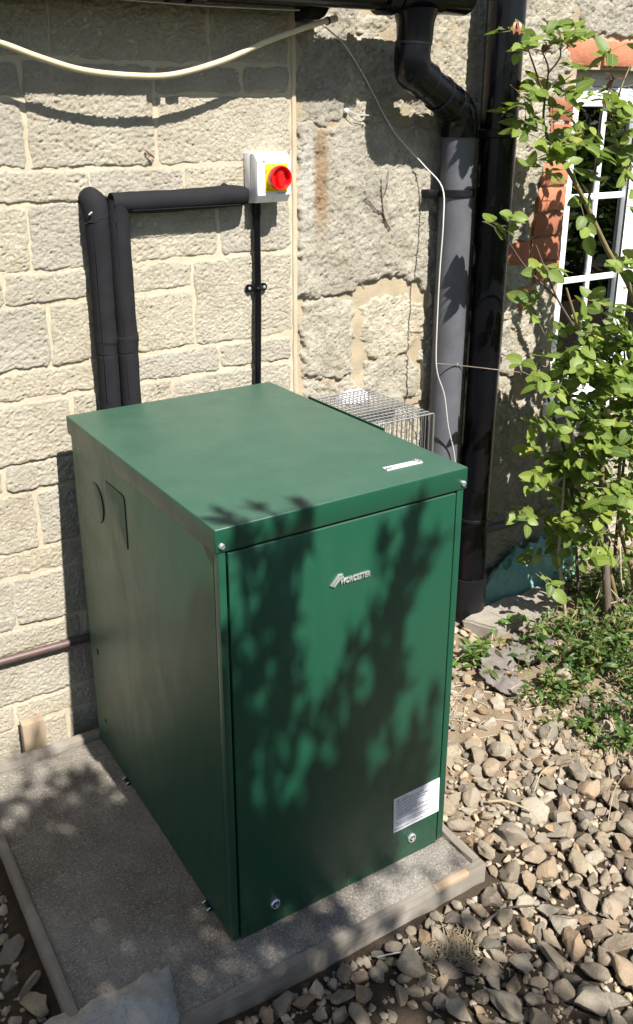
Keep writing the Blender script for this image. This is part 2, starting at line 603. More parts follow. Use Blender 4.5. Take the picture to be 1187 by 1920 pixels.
rnd_attr = lambda t: attr(t, "rnd")
MAT['leaf'] = leaf_mat("rose_leaf", obj_random, (0.052, 0.092, 0.016), (0.20, 0.265, 0.048), (0.28, 0.27, 0.04), 0.45)
MAT['leaf_mass'] = leaf_mat("rose_leaf_mass", rnd_attr, (0.052, 0.092, 0.016), (0.20, 0.265, 0.048), (0.28, 0.27, 0.04), 0.45)
MAT['ivy'] = leaf_mat("ivy_leaf", obj_random, (0.05, 0.13, 0.025), (0.16, 0.29, 0.06), (0.20, 0.30, 0.06))
MAT['weed'] = leaf_mat("weed_leaf", rnd_attr, (0.022, 0.058, 0.012), (0.125, 0.20, 0.045), (0.28, 0.22, 0.10), 0.45, False)
MAT['treeleaf'] = leaf_mat("tree_leaf", rnd_attr, (0.03, 0.08, 0.015), (0.07, 0.15, 0.03), (0.09, 0.17, 0.03), 0.5, False)
MAT['drygrass'] = plain("dry_grass", (0.30, 0.24, 0.15), 0.8, 0, 0.4, 30)
MAT['stem'] = plain("green_brown_stem", (0.16, 0.13, 0.055), 0.55, 0, 0.45, 22, 0.4)
MAT['stem_red'] = plain("young_red_stem", (0.13, 0.045, 0.025), 0.5, 0, 0.3, 22)
MAT['bark'] = plain("bark", (0.10, 0.075, 0.055), 0.9, 0, 0.4, 20, 0.8, 60)


def glass_mat():
    m, t, b = nodes("window_glass")
    b.inputs["Base Color"].default_value = (0.012, 0.014, 0.014, 1)
    b.inputs["Roughness"].default_value = 0.02
    b.inputs["Transmission Weight"].default_value = 0.0
    b.inputs["IOR"].default_value = 1.52
    gl = t.nodes.new("ShaderNodeBsdfGlossy"); gl.inputs["Roughness"].default_value = 0.01
    tr = t.nodes.new("ShaderNodeBsdfTransparent"); tr.inputs[0].default_value = (0.86, 0.89, 0.88, 1)
    fr = t.nodes.new("ShaderNodeFresnel"); fr.inputs[0].default_value = 2.1
    mx = t.nodes.new("ShaderNodeMixShader")
    t.links.new(fr.outputs[0], mx.inputs[0]); t.links.new(tr.outputs[0], mx.inputs[1]); t.links.new(gl.outputs[0], mx.inputs[2])
    t.links.new(mx.outputs[0], t.nodes["Material Output"].inputs[0])
    return m


MAT['glass'] = glass_mat()


# ------------------------------------------------------------------ ground
def vn(x, y, z=0.0, oct=4):
    return noise.fractal(Vector((x, y, z)), 1.0, 2.0, oct)


def ground_z(x, y):
    z = -0.050 + 0.010 * vn(x * 3, y * 3, 1.0, 3) + 0.006 * vn(x * 16, y * 16, 5.0, 3)
    if x < -0.36: z += 0.004 + 0.012 * vn(x * 22, y * 22, 8.0, 3)
    if x > 0.95 and y > 0.3: z += 0.012 * vn(x * 7, y * 7, 2.0, 3) + 0.012
    return z


def make_ground():
    def axis(lo, hi, st, far):
        a = list(np.arange(lo, hi, st))
        s = st; v = hi
        while v < far:
            a.append(v); s *= 1.35; v += s
        s = st; v = lo; pre = []
        while v > -far:
            s *= 1.35; v -= s; pre.append(v)
        return pre[::-1] + a
    xs = axis(-0.9, 2.5, 0.014, 60); ys = axis(-0.8, 1.0, 0.014, 60)
    vs = [(x, y, ground_z(x, y)) for y in ys for x in xs]
    n = len(xs)
    fs = [(j * n + i, j * n + i + 1, (j + 1) * n + i + 1, (j + 1) * n + i) for j in range(len(ys) - 1) for i in range(n - 1)]
    me = bpy.data.meshes.new("ground")
    me.from_pydata(vs, [], fs)
    me.shade_smooth()
    return tag(link("ground", me, MAT['soil']), kind="structure")


ground = make_ground()


# ------------------------------------------------------------------ stone walls
def polydist(P, poly):
    """signed distance (inside > 0) from points P (n,2) to polygon"""
    poly = np.array(poly, float)
    A = poly; B = np.roll(poly, -1, 0)
    d2 = np.full(len(P), 1e9); ins = np.zeros(len(P), bool)
    for a, b in zip(A, B):
        e = b - a; w_ = P - a
        t = np.clip((w_ @ e) / max(e @ e, 1e-12), 0, 1)
        q = w_ - t[:, None] * e
        d2 = np.minimum(d2, (q ** 2).sum(1))
        c = ((a[1] > P[:, 1]) != (b[1] > P[:, 1]))
        with np.errstate(divide='ignore', invalid='ignore'):
            xi = (b[0] - a[0]) * (P[:, 1] - a[1]) / (b[1] - a[1]) + a[0]
        ins ^= c & (P[:, 0] < xi)
    d = np.sqrt(d2)
    return np.where(ins, d, -d)


def stone_face(poly, wall_y, out=0.016, edge=0.012, amp=0.006, res=0.008, wob=0.006, seed=0.0, rough=1.0, rock=0.0, base=0.010, grow=0.0):
    """one stone of a wall: a rough bulging face that dips behind the mortar at its own uneven outline"""
    poly = np.array(poly, float)
    lo = poly.min(0) - 0.02; hi = poly.max(0) + 0.02
    nx = max(4, int((hi[0] - lo[0]) / res)); nz = max(4, int((hi[1] - lo[1]) / res))
    xs = np.linspace(lo[0], hi[0], nx + 1); zs = np.linspace(lo[1], hi[1], nz + 1)
    X, Z = np.meshgrid(xs, zs)
    P = np.stack([X.ravel(), Z.ravel()], 1)
    W = np.array([(noise.noise(Vector((p[0] * 26, p[1] * 26, seed))) + .5 * noise.noise(Vector((p[0] * 75, p[1] * 75, seed))), noise.noise(Vector((p[0] * 26, p[1] * 26, seed + 9.3))) + .5 * noise.noise(Vector((p[0] * 75, p[1] * 75, seed + 4)))) for p in P])
    d = polydist(P + W * wob, poly) + grow
    k = np.clip((d + 0.004) / (edge + 0.004), 0, 1)
    prof = np.sqrt(np.clip(1 - (1 - k) ** 2, 0, 1))
    H = np.array([noise.fractal(Vector((p[0] * 17, p[1] * 17, seed * 1.7)), 0.9, 2.1, 4) for p in P])
    if rock:
        H2 = np.array([0.55 - abs(noise.noise(Vector((p[0] * 74 + p[1] * 56, p[1] * 118 - p[0] * 66, seed * 2.3)))) * 1.8 + 0.75 * noise.noise(Vector((p[0] * 140 + p[1] * 60, p[1] * 190 - p[0] * 60, seed))) for p in P])
        H = 0.6 * H + rock * H2
    h = -base + prof * (out + base) + H * amp * rough * k
    sl = random.Random(int(seed * 977)).uniform(-1, 1) * 0.02
    h = h + prof * (P[:, 1] - poly[:, 1].mean()) * sl
    vs = [(p[0], wall_y - hh, p[1]) for p, hh in zip(P, h)]
    n = nx + 1
    keep = (d > -0.010).reshape(nz + 1, nx + 1)
    fs = []
    for j in range(nz):
        for i in range(nx):
            if keep[j, i] or keep[j, i + 1] or keep[j + 1, i] or keep[j + 1, i + 1]:
                fs.append((j * n + i, j * n + i + 1, (j + 1) * n + i + 1, (j + 1) * n + i))
    used = sorted({i for f in fs for i in f})
    mp = {o: k_ for k_, o in enumerate(used)}
    me = bpy.data.meshes.new("stone")
    me.from_pydata([vs[i] for i in used], [], [tuple(mp[i] for i in f) for f in fs])
    me.shade_smooth()
    return me


def mortar_sheet(x0, x1, z0, z1, wall_y, res, amp, seed, holes=()):
    xs = list(np.arange(x0, x1, res)) + [x1]; zs = list(np.arange(z0, z1, res)) + [z1]
    vs = [(x, wall_y - amp * noise.fractal(Vector((x * 20, z * 20, seed)), 1, 2, 3), z) for z in zs for x in xs]
    n = len(xs)
    fs = []
    for j in range(len(zs) - 1):
        for i in range(n - 1):
            cx = (xs[i] + xs[i + 1]) / 2; cz = (zs[j] + zs[j + 1]) / 2
            if any(a < cx < b and c < cz < d for a, b, c, d in holes): continue
            fs.append((j * n + i, j * n + i + 1, (j + 1) * n + i + 1, (j + 1) * n + i))
    me = bpy.data.meshes.new("mortar")
    me.from_pydata(vs, [], fs)
    me.shade_smooth()
    return me


WY = 0.935
QX = 0.752                                    # where the newer block wall meets the old rubble wall
bw = empty("block_wall", (-0.4, WY, 0), "pale split-faced limestone block wall with cream mortar behind the green boiler", "wall")
mb = MB(); mb.box((-2.2, WY + 0.012, -0.3), (QX - 0.004, WY + 0.26, 2.06))
mb.build("wall_core", MAT['mortar'], bw)
link("mortar", mortar_sheet(-1.0, QX, -0.25, 2.06, WY, 0.010, 0.0020, 3.0), MAT['mortar'], bw)
g = 0.0068
# courses read off the photograph: (z0, z1, [joint x ...]) with the joints closing each block
XR = 0.7405
rows = [
    (1.823, 1.99, [-0.95, -0.62, -0.27, 0.077, 0.497, XR]),
    (1.740, 1.818, [-0.66, -0.33, 0.0]), (1.576, 1.735, [-0.95, -0.5, 0.0]),
    (1.576, 1.818, [0.0, 0.336]),
    (1.746, 1.818, [0.336, 0.590, XR]), (1.576, 1.746, [0.336, XR]),
    (1.495, 1.576, [-0.8, -0.42, -0.10, 0.152, 0.411, XR]),
    (1.332, 1.495, [-0.9, -0.55, -0.26, -0.0205, 0.24, 0.5055, XR]),
    (1.2515, 1.332, [-0.8, -0.45, -0.0945, 0.16, 0.420]), (1.087, 1.2515, [-0.9, -0.6, -0.27, 0.009, 0.21, 0.420]), (1.087, 1.332, [0.420, XR]),
    (1.007, 1.087, [-0.9, -0.53, -0.20, 0.16, 0.495, XR]),
    (0.839, 1.007, [-0.92, -0.6, -0.31, 0.049, 0.343, XR]),
    (0.759, 0.839, [-0.8, -0.46, -0.151, 0.15, 0.45, XR]),
    (0.590, 0.759, [-0.95, -0.66, -0.36, -0.072, 0.2, 0.5, XR]),
    (0.518, 0.590, [-0.8, -0.43, 0.10, 0.4, XR]),
    (0.361, 0.518, [-0.9, -0.5, -0.162, 0.15, 0.45, XR]),
    (0.286, 0.361, [-0.7, -0.33, 0.02, 0.4, XR]),
    (0.128, 0.286, [-0.9, -0.45, 0.05, 0.4, XR]),
    (0.050, 0.128, [-0.8, -0.5, -0.20, 0.10, 0.4, XR]),
    (-0.12, 0.050, [-0.9, -0.45, -0.05, 0.3, XR]),
]
k = 0
for z0, z1, xs in rows:
    for a, b in zip(xs[:-1], xs[1:]):
        k += 1
        j = lambda: R.uniform(-0.0035, 0.0035)
        ch = R.uniform(0.004, 0.012)
        poly = [(a + g + j(), z0 + g + ch * 0.5 + j()), (a + g + ch + j(), z0 + g + j()), ((a + b) / 2, z0 + g + j()), (b - g - ch, z0 + g + j()),
                (b - g + j(), z0 + g + ch), (b - g + j(), z1 - g - ch), (b - g - ch + j(), z1 - g + j()), ((a + b) / 2, z1 - g + j()), (a + g + ch, z1 - g + j()), (a + g + j(), z1 - g - ch * 0.6)]
        fine = b > -0.32 and z0 < 1.95
        me = stone_face(poly, WY, R.uniform(0.0018, 0.0058), 0.0032, 0.0036, 0.0031 if fine else 0.02, 0.006, k * 1.37, 1.0, 1.05, 0.0036)
        link("block", me, MAT['block'], bw)
# the lean-to roof that starts above the gutter
mb = MB()
mb.prism([(0.79, 2.058), (0.79, 2.085), (2.6, 2.93), (2.6, 2.87)], 0, -2.2, 0.775)
mb.build("roof", plain("roof_felt", (0.09, 0.08, 0.075), 0.9), bw)
mb = MB(); mb.box((-2.2, 0.857, 1.957), (0.7515, 0.876, 2.075), 0.002); mb.box((-2.2, 0.8765, 1.975), (0.7515, WY + 0.01, 1.985))
mb.build("fascia_board", MAT['black_satin'], bw)
mb = MB(); mb.prism([(0.753, 1.930), (0.790, 1.930), (0.808, 1.940), (0.820, 1.957), (0.824, 1.985), (0.824, 2.085), (0.753, 2.085)], 1, 0.862, 0.938, 0.003)
mb.build("box_end", MAT['black_satin'], bw)
mb = MB(); mb.tube([(-1.2, 0.868, 1.950), (-0.03, 0.867, 1.945), (0.12, 0.868, 1.952), (0.45, 0.868, 1.948), (0.73, 0.868, 1.951)], 0.0028, 6, True, 6)
mb.build("eaves_cable", MAT['cable'], bw)

# ---- old rubble wall
OY = 0.945
rw = empty("rubble_wall", (1.9, OY, 0), "old rubble stone wall with lichen and brown mortar around the white window", "wall")
WX0, WX1, WZ0, WZ1 = 1.862, 2.80, 0.665, 1.842      # window opening
mb = MB()
mb.box((QX + 0.006, OY + 0.014, -0.3), (WX0, OY + 0.40, 3.4)); mb.box((WX1, OY + 0.014, -0.3), (3.6, OY + 0.40, 3.4))
mb.box((WX0 + .0005, OY + 0.014, -0.3), (WX1 - .0005, OY + 0.40, WZ0)); mb.box((WX0 + .0005, OY + 0.014, WZ1), (WX1 - .0005, OY + 0.40, 3.4))
mb.build("wall_core", MAT['mortar_old'], rw)
link("mortar", mortar_sheet(QX - 0.012, 3.2, -0.25, 2.7, OY - 0.002, 0.014, 0.005, 6.0, [(WX0, WX1, WZ0, WZ1)]), MAT['mortar_old'], rw)
mb = MB()
mb.tube([(QX - 0.001, WY + 0.001, -0.2)] + [(QX - 0.001 + 0.002 * noise.noise(Vector((0, 0, z * 14))), WY + 0.001, z) for z in np.arange(0, 2.05, 0.02)], 0.0085, 8, True)
mb.build("pointing", MAT['mortar'], rw)
polys = [
[(0.775,1.888),(0.915,1.902),(0.931,1.831),(0.918,1.682),(0.845,1.678),(0.774,1.683)],
[(0.928,1.897),(0.974,1.896),(0.996,1.905),(1.037,1.906),(1.060,1.887),(1.112,1.878),(1.134,1.696),(1.032,1.681),(0.930,1.681)],
[(0.980,1.956),(1.054,1.966),(1.070,1.932),(1.048,1.915),(0.996,1.910),(0.973,1.928)],
[(0.779,2.037),(0.963,2.048),(0.966,1.928),(0.959,1.906),(0.779,1.894)],
[(1.062,2.054),(1.211,2.063),(1.249,1.925),(1.214,1.837),(1.242,1.686),(1.151,1.681),(1.130,1.878),(1.078,1.919)],
[(1.227,2.064),(1.467,2.079),(1.493,1.798),(1.454,1.735),(1.289,1.780),(1.229,1.852),(1.259,1.925)],
[(1.252,1.764),(1.307,1.762),(1.444,1.720),(1.495,1.774),(1.498,1.676),(1.258,1.671)],
[(0.774,1.666),(0.919,1.671),(1.032,1.667),(1.314,1.655),(1.326,1.403),(1.324,1.235),(1.279,1.170),(1.193,1.205),(1.117,1.238),(1.025,1.217),(0.975,1.195),(0.886,1.191),(0.775,1.201)],
[(0.782,1.172),(0.847,1.178),(0.955,1.164),(0.964,1.117),(0.951,0.931),(0.848,0.932),(0.789,0.946)],
[(1.011,1.129),(1.047,1.158),(1.174,1.152),(1.242,1.113),(1.262,1.067),(1.220,1.022),(1.165,0.972),(1.063,0.972),(1.006,1.007)],
[(1.268,1.153),(1.340,1.155),(1.345,0.985),(1.271,0.991),(1.247,1.019),(1.271,1.066)],
[(1.024,0.949),(1.096,0.960),(1.183,0.956),(1.234,0.909),(1.230,0.818),(1.134,0.796),(1.035,0.839)],
[(0.789,0.927),(0.970,0.908),(1.005,0.853),(0.976,0.804),(0.799,0.825)],
[(1.245,0.971),(1.388,0.962),(1.400,0.791),(1.254,0.804)],
[(0.799,0.807),(0.981,0.785),(0.992,0.654),(0.808,0.653)],
[(1.002,0.796),(1.191,0.772),(1.377,0.771),(1.403,0.575),(1.018,0.649)],
[(1.332,1.643),(1.491,1.649),(1.500,1.393),(1.342,1.398)],
[(1.341,1.382),(1.492,1.380),(1.496,1.113),(1.349,1.128)],
[(1.355,1.110),(1.492,1.099),(1.496,0.815),(1.362,0.825)],
[(1.576,2.086),(1.637,2.089),(1.646,1.988),(1.595,1.980)],
[(1.651,2.090),(1.800,2.099),(1.823,2.001),(1.771,1.960),(1.663,1.986)],
[(1.844,2.025),(1.940,2.038),(2.033,2.019),(2.219,2.036),(2.234,1.958),(1.966,1.955),(1.877,1.940)],
[(1.824,2.101),(2.201,2.124),(2.216,2.052),(2.031,2.034),(1.938,2.052),(1.838,2.037)],
[(1.596,1.968),(1.665,1.971),(1.767,1.947),(1.801,1.917),(1.728,1.880),(1.594,1.881)],
[(1.584,1.869),(1.729,1.868),(1.803,1.901),(1.812,1.835),(1.739,1.788),(1.582,1.796)],
[(1.579,1.783),(1.777,1.782),(1.797,1.818),(1.827,1.720),(1.653,1.707),(1.577,1.714)],
[(1.576,1.698),(1.800,1.704),(1.812,1.611),(1.690,1.592),(1.574,1.599)],
[(1.571,1.583),(1.765,1.587),(1.744,1.554),(1.717,1.486),(1.705,1.417),(1.676,1.389),(1.576,1.393)],
[(1.570,1.377),(1.678,1.375),(1.674,1.296),(1.567,1.286)],
[(1.563,1.272),(1.675,1.281),(1.695,1.240),(1.719,1.165),(1.642,1.126),(1.566,1.143)],
[(1.563,1.125),(1.630,1.118),(1.648,1.020),(1.557,1.030)],
[(1.651,1.107),(1.816,1.138),(1.844,1.040),(1.815,0.927),(1.810,0.747),(1.688,0.802),(1.660,0.946)],
[(1.553,1.012),(1.639,1.006),(1.662,0.829),(1.547,0.861)],
[(1.539,0.839),(1.675,0.804),(1.678,0.723),(1.534,0.721)],
[(1.530,0.702),(1.684,0.714),(1.807,0.723),(1.825,0.621),(1.826,0.493),(1.625,0.507),(1.523,0.547)],
[(1.520,0.519),(1.819,0.473),(1.861,0.310),(1.729,0.284),(1.525,0.267)],
[(1.843,0.649),(2.029,0.628),(2.067,0.447),(1.854,0.470)],
[(2.065,0.622),(2.510,0.560),(2.551,0.353),(2.098,0.441)],
[(1.862,0.452),(2.151,0.412),(2.192,0.225),(1.883,0.272)],
[(2.189,0.405),(2.555,0.333),(2.594,0.136),(2.212,0.221)],
[(1.530,0.241),(1.731,0.262),(1.996,0.223),(2.016,0.065),(1.544,0.062)],
[(2.025,0.228),(2.599,0.110),(2.639,-0.092),(2.048,0.057)],
]
def add_stone(poly, k, res, out=None):
    edge = 0.013
    me = stone_face(poly, OY, out if out is not None else R.uniform(0.004, 0.015), edge, 0.0105, res, 0.022, 50 + k * 2.11, 1.0, 0.55, 0.009, 0.008)
    return link("stone", me, MAT['rubble'], rw)
for k, p in enumerate(polys):
    add_stone(p, k, 0.0046)
# stones past the edge of the view: above the gutter, and to the right of the window
k = 100
def course(x0, x1, z0, z1):
    global k
    x = x0
    while x < x1 - 0.08:
        b = min(x1, x + R.uniform(0.16, 0.34))
        j = lambda: R.uniform(-0.02, 0.02)
        add_stone([(x + .012, z0 + .012 + j()), ((x + b) / 2, z0 + .012 + j()), (b - .012, z0 + .012 + j()), (b - .012, (z0 + z1) / 2), (b - .012 + j(), z1 - .012), ((x + b) / 2, z1 - .012 + j()), (x + .012, z1 - .012 + j())], k, 0.02)
        k += 1; x = b
for z0, z1 in ((2.03, 2.24), (2.24, 2.42), (2.42, 2.66)): course(QX + 0.03, 3.1, z0, z1)
for z0, z1 in ((0.0, 0.18), (0.18, 0.38), (0.38, 0.52), (0.52, 0.655)): course(2.33, 3.1, z0, z1)
for z0, z1 in ((0.68, 0.95), (0.95, 1.2), (1.2, 1.5), (1.5, 1.84)): course(2.83, 3.15, z0, z1)
for z0, z1 in ((-0.13, 0.06), (0.06, 0.26), (0.26, 0.46), (0.46, 0.60)): course(QX + 0.03, 1.46, z0, z1)
course(1.6, 2.3, -0.13, 0.0)

# brick surround of the window
def brick(x0, x1, z0, z1, depth=0.02, tilt=0.0):
    bm = bmesh.new()
    bmesh.ops.create_cube(bm, size=1)
    bmesh.ops.subdivide_edges(bm, edges=bm.edges[:], cuts=3, use_grid_fill=True)
    sd_ = R.uniform(0, 90)
    for v in bm.verts:
        p = Vector((v.co.x * (x1 - x0), v.co.y * 0.10, v.co.z * (z1 - z0)))
        e = max(abs(v.co.x), abs(v.co.z)) * 2
        n_ = noise.noise_vector(Vector((p.x * 18 + sd_, p.y * 18, p.z * 18)))
        p += n_ * 0.0055
        if e > 0.95 and v.co.y < 0: p.y += 0.007 + 0.004 * noise.noise(Vector((p.x * 40, sd_, p.z * 40)))
        v.co = p
    bm.transform(Matrix.Translation(((x0 + x1) / 2, OY + 0.05 - depth, (z0 + z1) / 2)) @ Matrix.Rotation(tilt, 4, 'Y'))
    m_ = MB(); m_.frombm(bm)
    return m_.build("brick", MAT['brick'], rw, 60)
jamb = [(1.728, 1.472, 1.548), (1.716, 1.388, 1.464), (1.712, 1.306, 1.380), (1.708, 1.224, 1.298), (1.735, 1.150, 1.216), (1.75, 1.585, 1.665), (1.74, 1.675, 1.755)]
for x0, z0, z1 in jamb: brick(x0, 1.846, z0, z1, R.uniform(0.014, 0.024), R.uniform(-0.015, 0.015))
brick(1.60, 1.702, 1.214, 1.290, 0.018)
brick(1.655, 1.728, 1.06, 1.135, 0.016)
for i in range(6):
    x0 = 1.80 + i * 0.168
    brick(x0, x0 + 0.158, 1.848, 1.924, R.uniform(0.014, 0.022), R.uniform(-0.02, 0.02))

# window
def part(parent, name, m, fn, smooth=30):
    b_ = MB(); fn(b_); return b_.build(name, m, parent, smooth)
FY = OY + 0.040                               # outer face of the frame
wn = part(rw, "window", MAT['whiteframe'], lambda q: (
    q.box((WX0 + .012, FY, WZ0 + .06), (1.936, FY + .07, 1.785), .004), q.box((2.226, FY, WZ0 + .06), (2.30, FY + .07, 1.785), .004),
    q.box((2.60, FY, WZ0 + .06), (WX1 - .01, FY + .07, 1.785), .004),
    q.box((1.9365, FY + .001, 1.722), (2.2255, FY + .07, 1.784), .004), q.box((2.3005, FY + .001, 1.722), (2.5995, FY + .07, 1.784), .004),
    q.box((1.9365, FY + .001, .726), (2.2255, FY + .07, .81), .004), q.box((2.3005, FY + .001, .726), (2.5995, FY + .07, .81), .004)))
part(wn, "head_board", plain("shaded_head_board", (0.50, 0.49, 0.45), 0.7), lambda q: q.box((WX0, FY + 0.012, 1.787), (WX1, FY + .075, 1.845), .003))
part(wn, "sill", MAT['whiteframe'], lambda q: q.prism([(OY - .045, WZ0 - .03), (OY - .045, WZ0 + .012), (FY + .07, WZ0 + .056), (FY + .07, WZ0 - .03)], 0, WX0 - .02, WX1 + .02, .003))
for xa, xb in ((1.937, 2.225), (2.301, 2.599)):
    xm = (xa + xb) / 2
    part(wn, "glazing_bar", MAT['whiteframe'], lambda q: q.box((xm - .0105, FY + .012, .811), (xm + .0105, FY + .034, 1.721), .003))
    for zb in (1.419, 1.124):
        part(wn, "glazing_bar", MAT['whiteframe'], lambda q: (q.box((xa, FY + .0125, zb - .011), (xm - .011, FY + .0335, zb + .011), .003), q.box((xm + .011, FY + .0125, zb - .011), (xb, FY + .0335, zb + .011), .003)))
    zz = [.811, 1.113, 1.135, 1.408, 1.430, 1.721]
    for za, zb in zip(zz[0::2], zz[1::2]):
        for x0, x1 in ((xa + .001, xm - .0115), (xm + .0115, xb - .001)):
            part(wn, "pane", MAT['glass'], lambda q: q.box((x0, FY + .020, za + .001), (x1, FY + .024, zb - .001)))
part(wn, "frame_gap_shade", MAT['gap'], lambda q: (q.box((2.2258, FY - .001, .83), (2.2335, FY + .002, 1.715)), q.box((1.9362, FY + .004, .812), (1.9368, FY + .03, 1.72))))  # black strips stand for the shade in the casement gaps
mb = MB(); mb.box((1.85, OY + .401, .5), (2.85, OY + .42, 2.0)); mb.box((1.85, OY + .113, .688), (2.85, OY + .40, .700)); 
mb.build("room_back", MAT['room'], wn)

# a white spray bottle with an orange band on the inside sill
sb = empty("spray_bottle", (2.165, OY + 0.165, 0.700), "white spray bottle with an orange band standing behind the window glass", "bottle")
T = Matrix.Translation((2.165, OY + 0.165, 0.700))
mb = MB(); mb.lathe([(0.036, 0), (0.040, .01), (0.040, .15), (0.034, .18), (0.016, .205), (0.014, .225)], 20, T); mb.build("bottle", MAT['white_plastic'], sb)
mb = MB(); mb.lathe([(0.0412, .035), (0.0412, .125)], 20, T, False); mb.build("band", MAT['orange'], sb)
mb = MB(); mb.prism([(2.125, 0.943), (2.18, 0.940), (2.235, 0.960), (2.240, 0.985), (2.19, 1.002), (2.13, 1.000), (2.105, 0.983), (2.108, 0.955)], 1, OY + .147, OY + .183, .006)
mb.lathe([(0.019, .222), (0.019, .248)], 16, T); mb.build("spray_head", MAT['white_plastic'], sb)
sb2 = empty("blue_bottle", (2.335, OY + 0.165, 0.700), "pale blue plastic bottle standing inside the window at its dark edge", "bottle")
T = Matrix.Translation((2.335, OY + 0.165, 0.700))
mb = MB(); mb.lathe([(0.036, 0), (0.038, .01), (0.038, .12), (0.02, .165), (0.014, .2)], 20, T); mb.build("bottle", plain("pale_blue_plastic", (0.35, 0.47, 0.60), .3), sb2)
mb = MB(); mb.lathe([(0.017, .198), (0.017, .225)], 16, T); mb.build("cap", MAT['white_plastic'], sb2)


# ------------------------------------------------------------------ concrete base and its boards
def make_slab():
    slab = empty("concrete_slab", (0.13, 0.36, 0), "grey-brown brushed concrete slab carrying the green boiler", "slab")
    x0, x1, y0, y1 = -0.334, 0.6035, -0.094, 0.8295
    xs = np.linspace(x0, x1, 120); ys = np.linspace(y0, y1, 120)
    vs = []
    for y in ys:
        for x in xs:
            e = min(x - x0, x1 - x, y - y0, y1 - y)
            z = -0.001 + 0.0022 * vn(x * 9, y * 9, 4, 4) + 0.0006 * math.sin(y * 420 + 5 * vn(x * 3, y * 3)) * (1 if y < 0.0 else 0.2)
            if e < 0.012: z -= 0.004 * (1 - e / 0.012)
            vs.append((x, y, min(z, 0.0006)))
    n = 120
    fs = [(j * n + i, j * n + i + 1, (j + 1) * n + i + 1, (j + 1) * n + i) for j in range(n - 1) for i in range(n - 1)]
    rim = [i for i in range(n)] + [j * n + n - 1 for j in range(1, n)] + [(n - 1) * n + i for i in range(n - 2, -1, -1)] + [j * n for j in range(n - 2, 0, -1)]
    b = len(vs)
    for i in rim: vs.append((vs[i][0], vs[i][1], -0.14))
    m_ = len(rim)
    for i in range(m_): fs.append((rim[i], b + i, b + (i + 1) % m_, rim[(i + 1) % m_]))
    me = bpy.data.meshes.new("concrete"); me.from_pydata(vs, [], fs); me.shade_smooth(); me.set_sharp_from_angle(angle=rad(50))
    link("concrete", me, MAT['concrete'], slab)


make_slab()


def board(name, p0, p1, width, z0, z1, mat, label, seed, cuts=40):
    """a sawn, worn board from p0 to p1 on the ground plan"""
    p0 = Vector(p0); p1 = Vector(p1)
    d = (p1 - p0); L = d.length; d.normalize(); s = Vector((-d.y, d.x, 0)) * width / 2
    prof = [(-1, z0), (1, z0), (1, z1 - .003), (.86, z1), (-.86, z1), (-1, z1 - .003)]
    vs = []; fs = []
    for i in range(cuts + 1):
        c = p0 + d * (L * i / cuts)
        for q, (a, z) in enumerate(prof):
            nz = noise.noise(Vector((i * .35, q * 3.1, seed))); nf = noise.noise(Vector((i * 1.3, q * 5.1, seed + 4)))
            zz = z + (0.003 * nz + 0.0018 * nf if q > 1 else 0)
            p = c + s * a * (1 + 0.07 * nz + .04 * nf); vs.append((p.x, p.y, zz))
    m_ = len(prof)
    for i in range(cuts):
        for q in range(m_):
            q2 = (q + 1) % m_
            fs.append((i * m_ + q, i * m_ + q2, (i + 1) * m_ + q2, (i + 1) * m_ + q))
    fs.append(tuple(range(m_ - 1, -1, -1))); fs.append(tuple(cuts * m_ + q for q in range(m_)))
    b_ = MB(); b_.add(vs, fs)
    o = b_.build(name, mat, None, 40)
    return tag(o, label, "board")


board("timber_board", (-0.3445, -0.075, 0), (-0.3445, 0.826, 0), 0.020, -0.12, 0.005, MAT['wood_y'], "long weathered timber board along the slab edge beside dark soil", 1)
board("timber_board", (-0.30, -0.106, 0), (0.628, -0.106, 0), 0.022, -0.12, 0.0015, MAT['wood_x'], "timber board along the front of the slab with an orange-brown sunlit patch painted on", 7)
board("timber_board", (0.6155, -0.0945, 0), (0.6155, 0.83, 0), 0.022, -0.12, 0.006, MAT['wood_y'], "sunlit timber board between the boiler and the gravel", 13)
board("timber_board", (-1.0, 0.846, 0), (0.60, 0.8465, 0), 0.030, -0.12, 0.011, MAT['wood_x'], "dusty timber board along the foot of the block wall", 19)
mb = MB(); mb.box((0.475, -0.1180, -0.012), (0.575, -0.1015, 0.0030), 0.002)  # sunlit stretch of the board, put in as paler orange wood
for i, v in enumerate(mb.v): mb.v[i] = (v[0], v[1], v[2] + 0.0012 * noise.noise(Vector((v[0] * 60, 0, v[2] * 60))))
scr = mb.build("sunlit_patch", wood_mat("sunlit_wood", (0.28, 0.19, 0.12), (0.40, 0.29, 0.19), 0), bpy.data.objects["timber_board.001"])
pg = MB(); pg.box((-0.196, 0.883, -0.11), (-0.132, 0.914, 0.083), 0.002)
tag(pg.build("wooden_peg", MAT['wood_z']), "short sawn wooden peg standing against the block wall", "peg")


